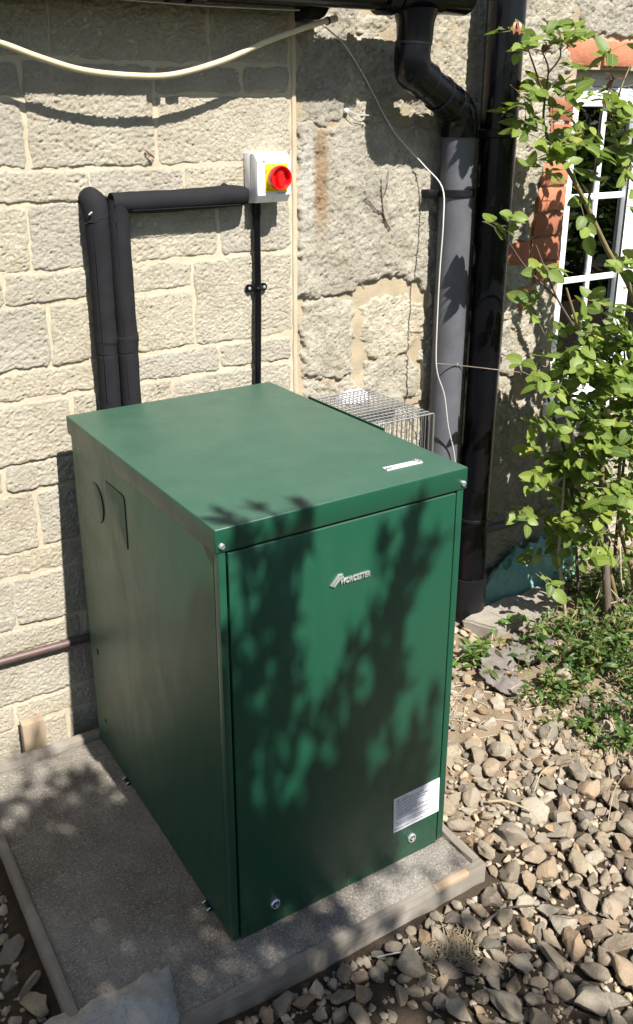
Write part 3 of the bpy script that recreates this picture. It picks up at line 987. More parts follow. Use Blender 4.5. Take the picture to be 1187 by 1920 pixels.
def lump():
    b_ = MB(); n = 44
    vs = []; fs = []
    for j in range(n + 1):
        for i in range(n + 1):
            x = -0.44 + 0.30 * i / n; y = -0.32 + 0.37 * j / n
            r = max(abs((x + 0.30) * .85 - (y + .13) * .25) / 0.100, abs(y + 0.135) / 0.155)
            r += 0.13 * vn(x * 9, y * 9, 3, 4) + 0.05 * vn(x * 50, y * 50, 4, 2)
            h = 0.026 * max(0, 1 - r ** 5.0) if r < 1 else -0.02 * (r - 1) * 4
            z = (h + 0.013 * vn(x * 20, y * 20, 6, 6) * (1 if r < 1 else 0.3) + (0.006 if r < 1 else 0))
            vs.append((x, y, max(-0.12, z)))
    for j in range(n):
        for i in range(n):
            a = j * (n + 1) + i
            fs.append((a, a + 1, a + n + 2, a + n + 1))
    b_.add(vs, fs)
    tag(b_.build("cement_lump", MAT['cement'], None, 180), "rough pale grey lump of spilt cement over the near corner of the slab", "cement lump")


lump()

# ------------------------------------------------------------------ boiler
bo = empty("oil_boiler", (0.3, 0.415, 0), "dark green metal outdoor boiler casing with chrome badge and locks", "boiler")
mb = MB(); mb.box((0.0065, 0.022, 0.006), (0.5935, 0.8265, 0.9445), 0.0025); body = mb.build("casing", MAT['green'], bo)
for xa, xb in ((0.0065, 0.0222), (0.5758, 0.5935)):
    mb = MB(); mb.box((xa, 0.0015, 0.004), (xb, 0.0218, 0.9335), 0.002); mb.build("side_flange", MAT['green'], bo)
mb = MB(); mb.box((0.0222, 0.0150, 0.01), (0.5758, 0.0216, 0.943)); mb.build("door_recess", MAT['gap'], bo)
mb = MB(); mb.box((0.0262, -0.0005, 0.0), (0.5718, 0.0148, 0.9285), 0.0022); door = mb.build("door", MAT['green'], bo)
mb = MB(); mb.box((-0.0005, -0.0012, 0.9338), (0.6005, 0.830, 0.9825), 0.0032, 3); lid = mb.build("lid", MAT['green'], bo)
# badge: slanted chrome swoosh and raised italic letters
bad = MB()
bad.prism([(0.2500, 0.8005), (0.2535, 0.7985), (0.2728, 0.8165), (0.2800, 0.8165), (0.2800, 0.8205), (0.2710, 0.8205)], 1, -0.0048, -0.0002, 0.0006)
bad.prism([(0.2562, 0.7965), (0.2605, 0.7955), (0.2760, 0.8105), (0.2825, 0.8105), (0.2825, 0.8140), (0.2742, 0.8140)], 1, -0.0046, -0.0002, 0.0006)
swoosh = bad.build("badge", MAT['chrome'], door)
tm = text_mesh("WORCESTER", 0.0165, 0.0018, 'LEFT', 0.22, 0.0004)
xs_ = [v.co.x for v in tm.vertices]
fac = 0.0735 / (max(xs_) - min(xs_))
tm.transform(Matrix.Translation((0.2735, -0.0019, 0.7968)) @ FRONT @ Matrix.Diagonal((fac, 1.0, 1.0, 1.0)))
link("badge_lettering", tm, MAT['chrome'], door)
# instruction label, stuck on slightly askew
LM = Matrix.Translation((0.4365, -0.0008, 0.0935)) @ Matrix.Rotation(rad(-1.3), 4, 'Y') @ FRONT
mb = MB(); bm = bmesh.new(); bmesh.ops.create_cube(bm, size=1); bm.transform(LM @ Matrix.Translation((0.0685, 0.0495, 0)) @ Matrix.Diagonal((0.137, 0.099, 0.0010, 1))); mb.frombm(bm)
lab = mb.build("instruction_label", MAT['label_white'], door)
lines = [(0.0215, 0.0895, "NOTICE", .0056), (0.0215, 0.0835, "PLEASE CHECK THAT YOU:", .0056), (0.008, 0.0765, "Read the technical instructions before installing the boiler", .0048),
         (0.008, 0.0695, "Comply with the system and added inhibitor", .0048), (0.008, 0.0625, "Conforms of all parts correctly", .0048),
         (0.008, 0.0555, "Currently recommended regulations", .0048), (0.008, 0.0490, "Correctly installed components, especially with regard to", .0048), (0.008, 0.0435, "possible flooding failures", .0048),
         (0.008, 0.0365, "Ensure the user controls operation of the boiler is covered", .0048), (0.008, 0.0225, "Read the user instructions before lighting the boiler", .0048),
         (0.008, 0.0165, "This label must only be removed by the user", .0048), (0.004, 0.0060, "Manufacturing control - to be removed after commissioning", .0048)]
tb = MB()
for x, y, s_, sz in lines:
    t_ = text_mesh(s_, sz, 0.0, 'LEFT', 0.0, 0.00012)
    wd = max(v.co.x for v in t_.vertices)
    sc_ = min(1.0, (0.130 - x) / wd)
    t_.transform(LM @ Matrix.Translation((x, y, 0.0007)) @ Matrix.Diagonal((sc_, 1, 1, 1)))
    tb.add([v.co[:] for v in t_.vertices], [list(p.vertices) for p in t_.polygons])
    bpy.data.meshes.remove(t_)
for x0, x1, y0, y1 in ((.007, .0078, .082, .0935), (.0172, .018, .082, .0935), (.007, .018, .0935, .0943), (.007, .018, .0812, .082), (.0110, .0140, .0840, .0915)):
    tb.add([LM @ Vector(p) for p in ((x0, y0, .00075), (x1, y0, .00075), (x1, y1, .00075), (x0, y1, .00075))], [(0, 1, 2, 3)])
tb.build("label_print", MAT['ink'], lab, 0)
# screws and quarter-turn locks
def facing(x, y, z): return Matrix.Translation((x, y, z)) @ Matrix.Rotation(rad(90), 4, 'X')
for x, z, a in ((0.0128, 0.9477, 40), (0.5885, 0.9482, -20)):
    mb = MB(); mb.lathe([(0.0062, 0), (0.0062, .0022), (0.0052, .0042), (0.0030, .0052)], 20, facing(x, -0.0012, z))
    s_ = mb.build("lid_screw", MAT['chrome'], lid)
    mb = MB(); bm = bmesh.new(); bmesh.ops.create_cube(bm, size=1)
    bm.transform(facing(x, -0.0012, z) @ Matrix.Rotation(rad(a), 4, 'Z') @ Matrix.Translation((0, 0, .0048)) @ Matrix.Diagonal((.0095, .0013, .0012, 1))); mb.frombm(bm)
    mb.build("screw_slot", MAT['gap'], lid)
for x, z in ((0.1115, 0.0565), (0.4915, 0.0550)):
    mb = MB(); F = facing(x, -0.0006, z)
    mb.lathe([(0.0122, 0), (0.0122, .0030), (0.0108, .0058), (0.0088, .0062), (0.0080, .0048)], 8, F @ Matrix.Rotation(rad(22.5), 4, 'Z'))
    lk = mb.build("lock", MAT['chrome'], door, 20)
    mb = MB(); mb.lathe([(0.0078, .0046), (0.0078, .0056), (0.0074, .0060)], 24, F); mb.lathe([(0.0070, .0048), (0.0062, .0048)], 24, F, False)
    mb.build("lock_rim", MAT['gap'], door)
    mb = MB(); bm = bmesh.new(); bmesh.ops.create_cone(bm, segments=3, radius1=.0060, radius2=.0054, depth=.004, cap_ends=True)
    bm.transform(F @ Matrix.Rotation(rad(200), 4, 'Z') @ Matrix.Translation((0, 0, .0064))); mb.frombm(bm)
    mb.build("lock_insert", MAT['chrome'], door, 20)
# clear label holder on the lid
TM = Matrix.Translation((0.489, 0.0795, 0.9826)) @ Matrix.Rotation(rad(-1.2), 4, 'Z')
mb = MB(); bm = bmesh.new(); bmesh.ops.create_cube(bm, size=1); bm.transform(TM @ Matrix.Translation((0, 0, .0012)) @ Matrix.Diagonal((.094, .017, .0022, 1))); mb.frombm(bm)
th = mb.build("lid_tag", MAT['tag'], lid)
mb = MB()
for x0, x1, y0, y1, h in ((-.046, -.034, -.008, -.002, .005), (.034, .040, .002, .008, .006), (.038, .046, -.007, -.001, .005), (-.030, .030, -.0015, .0015, .003)):
    bm = bmesh.new(); bmesh.ops.create_cube(bm, size=1)
    bm.transform(TM @ Matrix.Translation(((x0 + x1) / 2, (y0 + y1) / 2, h / 2)) @ Matrix.Diagonal((x1 - x0, y1 - y0, h, 1))); mb.frombm(bm)
mb.build("tag_clips", MAT['grey_ink'], lid)
# pressed blanking plates and plugs on the near side
XS = 0.0065
SIDE = Matrix(((0, 0, -1, XS), (-1, 0, 0, 0), (0, 1, 0, 0), (0, 0, 0, 1)))         # local x = towards the front, y = up, z = outwards
mb = MB(); mb.lathe([(0.0515, 0), (0.0515, .0014), (0.0503, .0020)], 48, SIDE @ Matrix.Translation((-0.668, 0.800, 0)))
cp = mb.build("round_blanking_plate", MAT['green'], body, 40)
def rrect(w_, h, r, n=6):
    o = []
    for cx, cy, a0 in ((w_ / 2 - r, h / 2 - r, 0), (-w_ / 2 + r, h / 2 - r, 90), (-w_ / 2 + r, -h / 2 + r, 180), (w_ / 2 - r, -h / 2 + r, 270)):
        for i in range(n + 1):
            a = rad(a0 + 90 * i / n); o.append((cx + r * math.cos(a), cy + r * math.sin(a)))
    return o
rr_ = rrect(0.128, 0.134, 0.012)
mb = MB(); Q = SIDE @ Matrix.Translation((-0.5305, 0.8165, 0))
mb.add([Q @ Vector((a, b, 0)) for a, b in rr_] + [Q @ Vector((a, b, .0015)) for a, b in rr_] + [Q @ Vector((a * .985, b * .985, .0021)) for a, b in rr_],
       [(i, (i + 1) % len(rr_), len(rr_) + (i + 1) % len(rr_), len(rr_) + i) for i in range(len(rr_))] + [(len(rr_) + i, len(rr_) + (i + 1) % len(rr_), 2 * len(rr_) + (i + 1) % len(rr_), 2 * len(rr_) + i) for i in range(len(rr_))] + [tuple(range(2 * len(rr_), 3 * len(rr_)))])
mb.build("square_blanking_plate", MAT['green'], body, 40)
mb = MB()
arc = [Q @ Vector((-0.064 + .008, 0.0672, .0004))] + [Q @ Vector((a * 1.006, b * 1.006, .0004)) for a, b in rr_[6::-1]] + [Q @ Vector((0.0643, -0.058, .0004)), Q @ Vector((0.0625, -0.0655, .0004))]
mb.tube(arc, [.0006] + [.0017] * (len(arc) - 2) + [.0008], 8)
arc = [SIDE @ Matrix.Translation((-0.668, 0.800, 0)) @ Vector((0.0525 * math.cos(rad(a)), 0.0525 * math.sin(rad(a)), .0004)) for a in range(75, -72, -6)]
mb.tube(arc, [.0004 + .0019 * math.sin(math.pi * min(1, (i + 1) / len(arc))) ** .6 for i in range(len(arc))], 8)
mb.build("plate_slot_shade", MAT['gap'], body, 60)  # raised black strips paint the shade inside the slots
for y, z, r in ((0.769, 0.320, .0095), (0.755, 0.103, .0075), (0.7495, 0.060, .005)):
    mb = MB(); mb.lathe([(r, 0), (r, .0006), (r * .7, .0010)], 16, SIDE @ Matrix.Translation((-y, z, 0))); mb.build("side_plug", MAT['gap'], body)
for y in (0.607, 0.118):
    mb = MB(); mb.box((-0.001, y - .016, 0.0006), (0.02, y + .016, 0.0045), .001)
    ft = mb.build("levelling_foot", MAT['black_satin'], bo)
    for dy in (-.012, .012):
        mb = MB(); mb.tube([(-0.005, y + dy, .003), (0.004, y + dy, .006)], .0017, 8)
        mb.build("foot_screw", MAT['chrome'], ft)
# flue guard: a green back plate and a wire basket on the far side
mb = MB(); mb.box((0.6405, 0.345, 0.58), (0.6435, 0.690, 0.9665), .001); mb.box((0.594, 0.40, .66), (0.6403, 0.46, .72)); mb.box((0.594, 0.58, .66), (0.6403, 0.64, .72))
fg = mb.build("flue_guard", MAT['green'], bo)
mb = MB()
cx0, cx1, cy0, cy1, ct, cb = 0.655, 0.918, 0.485, 0.785, 0.920, 0.60
nx, ny, nz = 19, 13, 17
rw_ = 0.0014
for i in range(nx + 1):
    x = cx0 + (cx1 - cx0) * i / nx
    mb.tube([(x, cy0, cb), (x, cy0, ct), (x, cy1, ct), (x, cy1, cb)], rw_, 5, True)
for j in range(ny + 1):
    y = cy0 + (cy1 - cy0) * j / ny
    mb.tube([(cx0, y, ct + .0024), (cx1, y, ct + .0024)], rw_ * (1.5 if j in (0, ny) else 1), 5)
    mb.tube([(cx1 + .0024, y, ct), (cx1 + .0024, y, cb)], rw_ * (1.5 if j in (0, ny) else 1), 5)
for k_ in range(nz):
    z = ct - (ct - cb) * k_ / nz
    if k_ % 8 == 0 and k_:
        mb.tube([(cx0, cy0 - .0024, z), (cx1 + .004, cy0 - .0024, z), (cx1 + .0044, cy1, z)], rw_ * 1.2, 5)
mb.tube([(0.6436, .5, .8), (.66, .5, .8)], .004, 6); mb.tube([(0.6436, .67, .8), (.66, .67, .8)], .004, 6)
mb.build("wire_basket", MAT['steel'], fg, 60)
mb = MB(); mb.tube([(0.6436, 0.60, 0.76), (0.72, 0.60, 0.76)], 0.05, 24); mb.tube([(0.7202, 0.60, 0.76), (0.73, 0.60, 0.76)], 0.036, 24)
mb.build("flue_terminal", MAT['black_satin'], fg)

# ------------------------------------------------------------------ rotary isolator
iso = empty("isolator_switch", (0.6415, WY, 1.5375), "white isolator box with a red rotary switch on a yellow plate", "switch")
x0, x1, z0, z1 = 0.5890, 0.6940, 1.4720, 1.6030
mb = MB(); mb.box((x0, 0.8972, z0), (x1, WY + .004, z1), 0.0018, 2); mb.build("back_box", MAT['white_plastic'], iso)
mb = MB()
mb.prism([(0.8965, z0 + .0005), (0.8965, z1 - .0005), (0.876, z1 - .0005), (0.8585, z1 - .020), (0.8575, z1 - .023), (0.8575, z0 + .023), (0.8585, z0 + .020), (0.876, z0 + .0005)], 0, x0 + .0005, x1 - .0005, 0.0028, 3)
mb.build("cover", MAT['white_plastic'], iso)
for z, sgn in ((z1 - .010, 1), (z0 + .010, -1)):
    Q = Matrix.Translation((0.642, 0.8672, z)) @ Matrix.Rotation(rad(90 - 40 * sgn), 4, 'X')
    mb = MB(); mb.lathe([(0.0048, -.003), (0.0048, .0012), (0.0036, .0012), (0.0034, -.002)], 16, Q)
    sk = mb.build("screw_recess", MAT['white_plastic'], iso)
    mb = MB(); mb.lathe([(0.0033, -.002), (0.0033, -.0003)], 12, Q); mb.build("screw", MAT['grey_ink'], iso)
mb = MB(); mb.box((0.6110, 0.8545, 1.5020), (0.6825, 0.8574, 1.5735), 0.0012); yp = mb.build("yellow_plate", MAT['yellow'], iso)
K = facing(0.6468, 0.8545, 1.5378)
mb = MB(); mb.lathe([(0.0318, 0.0002), (0.0318, .006), (0.0310, .008)], 40, K); mb.build("yellow_collar", MAT['yellow'], iso)
mb = MB(); mb.lathe([(0.0300, .0082), (0.0322, .010), (0.0326, .024), (0.0312, .028), (0.0285, .0282), (0.0268, .0265), (0.0262, .012)], 48, K)
kn = mb.build("rotary_knob", MAT['red'], iso)
mb = MB()
bar = [(-.0085, -.0240), (.0085, -.0240), (.0125, -.006), (.0125, .006), (.0085, .0150), (0, .0185), (-.0085, .0150), (-.0125, .006), (-.0125, -.006)]
bm = bmesh.new()
va = [bm.verts.new((a, b, .0118)) for a, b in bar]; vb = [bm.verts.new((a * .72, b * .96, .0262)) for a, b in bar]
bm.faces.new(va[::-1]); bm.faces.new(vb)
for i in range(len(bar)): bm.faces.new((va[i], va[(i + 1) % len(bar)], vb[(i + 1) % len(bar)], vb[i]))
bmesh.ops.bevel(bm, geom=bm.edges[:], offset=.0012, segments=2, affect='EDGES')
bm.transform(K); mb.frombm(bm)
hd = mb.build("handle", MAT['red'], kn)
mb = MB(); mb.lathe([(0.0022, .0), (0.0022, .0005)], 12, K @ Matrix.Translation((.0052, .0085, .0262))); mb.build("padlock_hole", MAT['gap'], kn)
def print_on(s_, x, z, size, m_, parent, y, rot=0):
    t_ = text_mesh(s_, size, 0.0, 'CENTER', 0, 0.0003)
    t_.transform(Matrix.Translation((x, y, z)) @ FRONT @ Matrix.Rotation(rad(rot), 4, 'Z'))
    link("printed_mark", t_, m_, parent)
print_on("BG", 0.6120, 1.5770, 0.0085, MAT['ink_blue'], iso, 0.8572)
mb = MB()
for a, b, c_, d_ in ((.6045, .6195, 1.5845, 1.5850), (.6045, .6195, 1.5752, 1.5757), (.6045, .6050, 1.5757, 1.5845), (.6190, .6195, 1.5757, 1.5845)):
    mb.add([(a, .8572, c_), (b, .8572, c_), (b, .8572, d_), (a, .8572, d_)], [(0, 1, 2, 3)])
mb.build("mark_border", MAT['ink_blue'], iso, 0)
print_on("OFF", 0.6165, 1.5520, 0.0065, MAT['ink'], iso, 0.8543, 70)
print_on("ON", 0.6162, 1.5065, 0.0040, MAT['ink'], iso, 0.8543)
print_on("IP 65 AC 20 A", 0.6640, 1.4960, 0.0050, MAT['grey_ink'], iso, 0.8572)

# conduit below it
con = empty("conduit", (0.612, 0.915, 0.9), "thin black electrical conduit dropping from the isolator behind the boiler", "conduit")
mb = MB(); mb.tube([(0.6160, .915, 1.440), (0.6145, .915, 1.2), (0.6080, .915, 0.96), (0.604, .915, 0.2)], 0.0108, 14); mb.build("tube", MAT['black'], con)
mb = MB(); mb.tube([(0.6162, .9145, 1.4715), (0.6160, .9145, 1.438)], 0.0130, 14); mb.build("gland", MAT['black'], con)
mb = MB(); mb.tube([(0.6148 + 0.0125 * math.cos(rad(a)), .915 - .0125 * math.sin(rad(a)), 1.2365) for a in range(-30, 211, 15)], .0042, 8)
for sx in (-1, 1): mb.lathe([(0.0115, 0), (0.0115, .007), (0.0100, .009)], 18, facing(0.6148 + sx * .0235, .9275, 1.2365))
sd_ = mb.build("saddle_clip", MAT['black'], con)
for sx in (-1, 1):
    mb = MB(); mb.lathe([(0.0046, .009), (0.0040, .0112), (0.002, .0118)], 14, facing(0.6148 + sx * .0240, .9275, 1.2365))
    mb.build("clip_screw", MAT['chrome'], sd_)

# ------------------------------------------------------------------ insulated pipes
def foamy(b_):
    """soft dents and pinches in the foam"""
    b_.v = [tuple(Vector(p) + noise.noise_vector(Vector(p) * 16) * .0022 + noise.noise_vector(Vector(p) * 55) * .0007) for p in b_.v]
pl = empty("insulated_pipe", (0.145, 0.895, 0), "black foam-lagged pipe turning straight into the block wall at its top", "pipe")
mb = MB()
mb.tube([(0.145, .896, -0.02), (0.1445, .895, .98), (0.1445, .895, 1.12), (0.146, .895, 1.147), (0.145, .895, 1.18), (0.146, .895, 1.30), (0.1455, .895, 1.440), (0.1455, .897, 1.468)], [.0275, .0275, .0285, .0305, .0290, .0285, .0305, .0305], 22, True, 8)
foamy(mb); mb.build("lagging", MAT['foam'], pl, 60)
mb = MB(); mb.tube([(0.1455, .8965, 1.440), (0.1450, .898, 1.472), (0.1450, .905, 1.493), (0.1450, .925, 1.500), (0.1450, .950, 1.500)], [.0312, .0315, .0312, .0308, .030], 22, True, 4)
foamy(mb); mb.build("elbow_lagging", MAT['foam'], pl, 60)
mb = MB(); mb.tube([(0.119, .8715, 1.468), (0.124, .8655, 1.474)], .0022, 6); mb.build("torn_nick", MAT['bag'], pl)
pr = empty("insulated_pipe", (0.203, 0.895, 0), "black foam-lagged pipe mitred into a level run towards the white isolator", "pipe")
mb = MB()
mb.tube([(0.203, .896, -0.02), (0.2025, .895, .98), (0.2025, .895, 1.11), (0.2045, .895, 1.147), (0.203, .895, 1.18), (0.2015, .895, 1.35), (0.2020, .896, 1.440), (0.2020, .896, 1.4935)], [.0275, .0280, .0290, .0310, .0292, .0290, .0280, .0275], 22, True, 8)
mb.v = [(p[0], p[1], p[2] if p[2] < 1.47 else 1.4935 - (p[0] - 0.1758) * 0.62 + 0.010) for p in mb.v]
foamy(mb); mb.build("lagging", MAT['foam'], pr, 60)
mb = MB()
mb.tube([(0.186, .8962, 1.4905), (0.27, .8965, 1.489), (0.40, .8965, 1.4905), (0.50, .8955, 1.4925), (0.535, .8950, 1.4930), (0.562, .893, 1.4925), (0.577, .889, 1.4910)], [.0265, .0275, .0280, .0285, .0290, .0265, .0190], 22, True, 8)
foamy(mb); mb.build("level_lagging", MAT['foam'], pr, 60)
mb = MB(); mb.tube([(0.525, .897, 1.505), (0.525, .945, 1.516)], .013, 14); mb.build("wall_stub", MAT['foam'], pr, 60)

def seam(pts, par):
    b_ = MB(); b_.tube(pts, .0009, 5, True, 3); b_.build("seam", MAT['gap'], par)
seam([(.1275, .8685, z + .0) for z in (.99, 1.08, 1.147, 1.22, 1.32, 1.43)], pl)
seam([(.1890, .8690, z) for z in (.99, 1.08, 1.147, 1.22, 1.32, 1.45)], pr)
seam([(x, .8745, 1.4715) for x in (.235, .30, .40, .50, .545)], pr)
b_ = MB(); b_.tube([(.1445 + .0312 * math.cos(rad(a)), .8960 + .0312 * math.sin(rad(a)), 1.4560 + .010 * math.cos(rad(a)) + .002 * math.sin(rad(a * 7))) for a in range(170, 371, 10)], .0016, 6); b_.build("elbow_joint", MAT['gap'], pl)
mb = MB(); mb.tube([(-1.0, .920, .286), (-0.45, .920, .285), (-0.21, .919, .284), (-0.02, .919, .281), (0.3, .919, .276)], .0118, 14, True, 5)
tag(mb.build("brown_pipe", MAT['brownpipe'], None, 60), "old chipped dark brown pipe running low along the block wall", "pipe")

# ------------------------------------------------------------------ gutter
gy, gz, gr = 0.795, 2.007, 0.056
gu = empty("gutter", (0.3, gy, gz), "black half-round rain gutter across the top of the wall", "gutter")
def trough(xa, xb, r, th, a0=180, a1=360, n=20):
    o = [(gy + r * math.cos(rad(a0 + (a1 - a0) * i / n)), gz + r * math.sin(rad(a0 + (a1 - a0) * i / n))) for i in range(n + 1)]
    i_ = [(gy + (r - th) * math.cos(rad(a0 + (a1 - a0) * i / n)), gz + (r - th) * math.sin(rad(a0 + (a1 - a0) * i / n))) for i in range(n, -1, -1)]
    b_ = MB()
    prof = o + i_
    m_ = len(prof)
    b_.add([(xa, a, b) for a, b in prof] + [(xb, a, b) for a, b in prof],
           [(i, (i + 1) % m_, m_ + (i + 1) % m_, m_ + i) for i in range(m_)] +
           [(i, i + 1, m_ - 2 - i, m_ - 1 - i) for i in range(n)] + [(m_ + i, m_ + m_ - 1 - i, m_ + m_ - 2 - i, m_ + i + 1) for i in range(n)])
    return b_
trough(-2.2, 1.222, gr, .0025).build("trough", MAT['black'], gu, 40)
for xa, xb in ((0.325, 0.362), (0.376, 0.412), (0.935, 0.972)):
    trough(xa, xb, gr + .0110, .0105).build("bracket", MAT['black'], gu, 40)
trough(0.985, 1.128, gr + .0036, .0034).build("outlet", MAT['black'], gu, 40)
mb = MB(); mb.prism([(gy + gr * math.cos(rad(a)), gz + gr * math.sin(rad(a))) for a in range(180, 361, 9)], 0, 1.2225, 1.2265, .001); mb.build("end_stop", MAT['black'], gu, 40)

# ------------------------------------------------------------------ rainwater pipe with a swan-neck offset
dp = empty("downpipe", (1.305, 0.875, 0), "weathered grey rainwater pipe with a black offset bend from the gutter", "pipe")
mb = MB()
mb.tube([(1.055, gy, 1.958), (1.055, gy, 1.925), (1.0545, gy, 1.876)], [.062, .0515, .049], 24); mb.build("outlet_spigot", MAT['black'], dp, 40)
mb = MB()
P0 = Vector((1.0525, .797, 1.880)); P1 = Vector((1.049, .800, 1.812)); P2 = Vector((1.302, .866, 1.700)); P3 = Vector((1.303, .874, 1.648))
d12 = (P2 - P1).normalized()
mb.tube([P0, P1 + (P0 - P1) * .55, P1 + (P0 - P1) * .25 + d12 * .004, P1 + d12 * .014, P1 + d12 * .036, P1 + d12 * .075], [.0495, .0500, .0515, .0515, .0500, .0500], 24, True, 4)
mb.build("upper_bend", MAT['black'], dp, 40)
mb = MB(); mb.tube([P1 + d12 * .070, P1 + d12 * .165], .0468, 24)
mb.build("offset_pipe", MAT['black'], dp, 40)
mb = MB(); mb.tube([P1 + d12 * .150, P2 - d12 * .065, P2 - d12 * .03, P2 + Vector((-.003, 0, -.022)), P2 + (P3 - P2) * .8, P3], [.0500, .0500, .0505, .0500, .0490, .0490], 24, True, 4)
mb.build("lower_bend", MAT['black'], dp, 40)
for q, a in ((P0 + (P1 - P0) * .06, (P1 - P0).normalized()), (P1 + d12 * .074, d12), (P1 + d12 * .152, d12), (P2 - d12 * .07, d12)):
    mb = MB(); mb.tube([q - a * .003, q + a * .003], .0515, 24); mb.build("joint_ring", MAT['black_satin'], dp, 40)
mb = MB(); mb.tube([(1.303, .874, 1.672), (1.303, .875, 1.632)], .0560, 28); mb.build("socket", MAT['black'], dp, 40)
mb = MB(); mb.tube([(1.303, .875, 1.633), (1.303, .876, 1.0), (1.302, .877, 0.4), (1.302, .877, -0.10)], .0515, 28); mb.build("grey_pipe", MAT['greypipe'], dp, 40)
mb = MB()
def ring(cx, cy, z, r, h, t_):
    b_ = MB(); b_.lathe([(r, -h), (r + t_, -h * .8), (r + t_, h * .8), (r, h)], 28, Matrix.Translation((cx, cy, z)), False); return b_
b_ = ring(1.303, .875, 1.470, .0518, .0115, .005); b_.box((1.212, .895, 1.459), (1.255, .952, 1.481), .004); b_.box((1.350, .885, 1.459), (1.372, .952, 1.481), .004)
b_.build("pipe_clip", MAT['black_satin'], dp, 40)

sp = empty("soil_pipe", (1.437, 0.85, 0), "tall glossy black soil pipe beside the grey downpipe", "pipe")
mb = MB(); mb.tube([(1.4385, .85, 3.2), (1.4375, .85, 1.2), (1.4345, .85, 0.06)], .0570, 32); mb.build("pipe", MAT['black'], sp, 40)
mb = MB(); mb.tube([(1.4345, .85, .13), (1.4345, .85, -.1)], .066, 32); mb.build("bottom_socket", MAT['black_satin'], sp, 40)
b_ = ring(1.437, .85, 1.640, .0573, .013, .006); b_.box((1.352, .868, 1.629), (1.388, .884, 1.651), .004); b_.box((1.352, .884, 1.629), (1.366, .95, 1.651), .003); b_.box((1.425, .90, 1.63), (1.45, .95, 1.65), .003)
b_.build("pipe_clip", MAT['black_satin'], sp, 40)
b_ = ring(1.435, .85, 0.360, .0572, .006, .003); b_.build("joint_ring", MAT['black_satin'], sp, 40)

# ------------------------------------------------------------------ hose, cable, wires
ho = empty("beige_hose", (0.25, 0.85, 1.79), "sagging beige hose hung below the gutter", "hose")
mb = MB(); mb.tube([(-0.55, .850, 1.965), (-0.25, .85, 1.905), (-0.063, .850, 1.8475), (0.030, .850, 1.8175), (0.128, .850, 1.7935), (0.25, .850, 1.7845), (0.357, .850, 1.7890), (0.492, .850, 1.8230), (0.6135, .850, 1.8690), (0.712, .850, 1.9010), (0.790, .856, 1.9230), (0.832, .862, 1.9330)], .0073, 12, True, 6)
mb.build("tube", MAT['hose'], ho, 60)
mb = MB(); mb.tube([(0.806, .858, 1.9265), (0.842, .864, 1.9355)], .0090, 12); mb.build("end_sleeve", plain("worn_grey_sleeve", (0.42, .40, .34), .6), ho, 60)
mb = MB(); mb.tube([(0.808, .858, 1.927), (0.813, .859, 1.9283)], .0105, 12); mb.build("hose_clip", MAT['black_satin'], ho, 60)
mb = MB(); mb.tube([(0.772, .90, 1.985), (0.80, .905, 1.945), (0.8312, .918, 1.9274), (0.8929, .926, 1.8939), (0.9300, .926, 1.862), (0.9955, .926, 1.7825), (1.0500, .926, 1.705), (1.0964, .922, 1.6452), (1.138, .918, 1.6072), (1.195, .90, 1.55), (1.216, .84, 1.49), (1.205, .815, 1.40), (1.1965, .810, 1.26), (1.1935, .808, 1.1618), (1.1935, .806, 0.9935), (1.203, .805, 0.9229), (1.236, .805, 0.8471), (1.2605, .805, 0.7339), (1.300, .81, 0.6172), (1.33, .815, 0.40), (1.33, .82, 0.0)], .0023, 8, True, 5)
tag(mb.build("grey_cable", MAT['cable'], None, 60), "thin pale grey cable wandering down the rubble wall past the grey pipe", "cable")
mb = MB()
mb.tube([(1.196, .806, .958), (1.30, .822, .9345), (1.45, .79, .905), (1.60, .775, .873), (1.80, .74, .835)], .0017, 6, True, 4)
mb.tube([(1.300, .824, .9350), (1.306, .826, .940), (1.31, .83, .932), (1.298, .822, .93)], .0019, 6)
tag(mb.build("tie_wire", MAT['tiewire'], None, 60), "rusty tie wire stretched from the grey pipe to the rose bush, lower strand", "wire")
mb = MB(); mb.tube([(1.41, .915, .966), (1.50, .90, .945), (1.62, .84, .90), (1.80, .76, .845)], .0015, 6, True, 4)
tag(mb.build("tie_wire", MAT['tiewire'], None, 60), "rusty tie wire from behind the black pipe to the rose bush, upper strand", "wire")
cc = empty("cable_clip", (0.93, .93, 1.735), "white cable clip nailed into the rubble wall with loose wire ends", "clip")
mb = MB(); mb.lathe([(0.0075, 0), (0.0075, .006), (0.005, .010)], 12, facing(0.929, .938, 1.708)); mb.build("clip", MAT['white_plastic'], cc)
mb = MB(); mb.tube([(0.930, .928, 1.708), (0.955, .915, 1.697), (0.99, .91, 1.695)], .0014, 5, True, 4); mb.tube([(0.930, .930, 1.704), (0.95, .928, 1.685), (0.975, .925, 1.678)], .0012, 5, True, 4)
mb.build("loose_wire", MAT['cable'], cc)
dt = MB()
dt.tube([(1.0552, .931, 1.5182), (1.058, .929, 1.47), (1.0646, .928, 1.4174), (1.078, .928, 1.388), (1.0947, .930, 1.3682)], [.0014, .002, .003, .0026, .0012], 6, True, 3)
dt.tube([(1.0640, .928, 1.418), (1.035, .926, 1.430), (1.015, .928, 1.452), (0.9977, .931, 1.464)], [.0022, .0018, .0015, .001], 6, True, 3)
dt.tube([(1.060, .929, 1.462), (1.074, .927, 1.49), (1.081, .929, 1.5403)], [.002, .0015, .001], 6, True, 3)
tag(dt.build("dead_creeper_twig", MAT['darktwig'], None, 60), "dead forked creeper twig clinging to the rubble wall", "twig")
dt = MB(); dt.tube([(0.30, .925, 1.615), (0.313, .918, 1.602), (0.322, .922, 1.595)], [.002, .003, .001], 6, True, 3); dt.tube([(0.314, .918, 1.603), (0.300, .921, 1.592)], [.0015, .0008], 6)
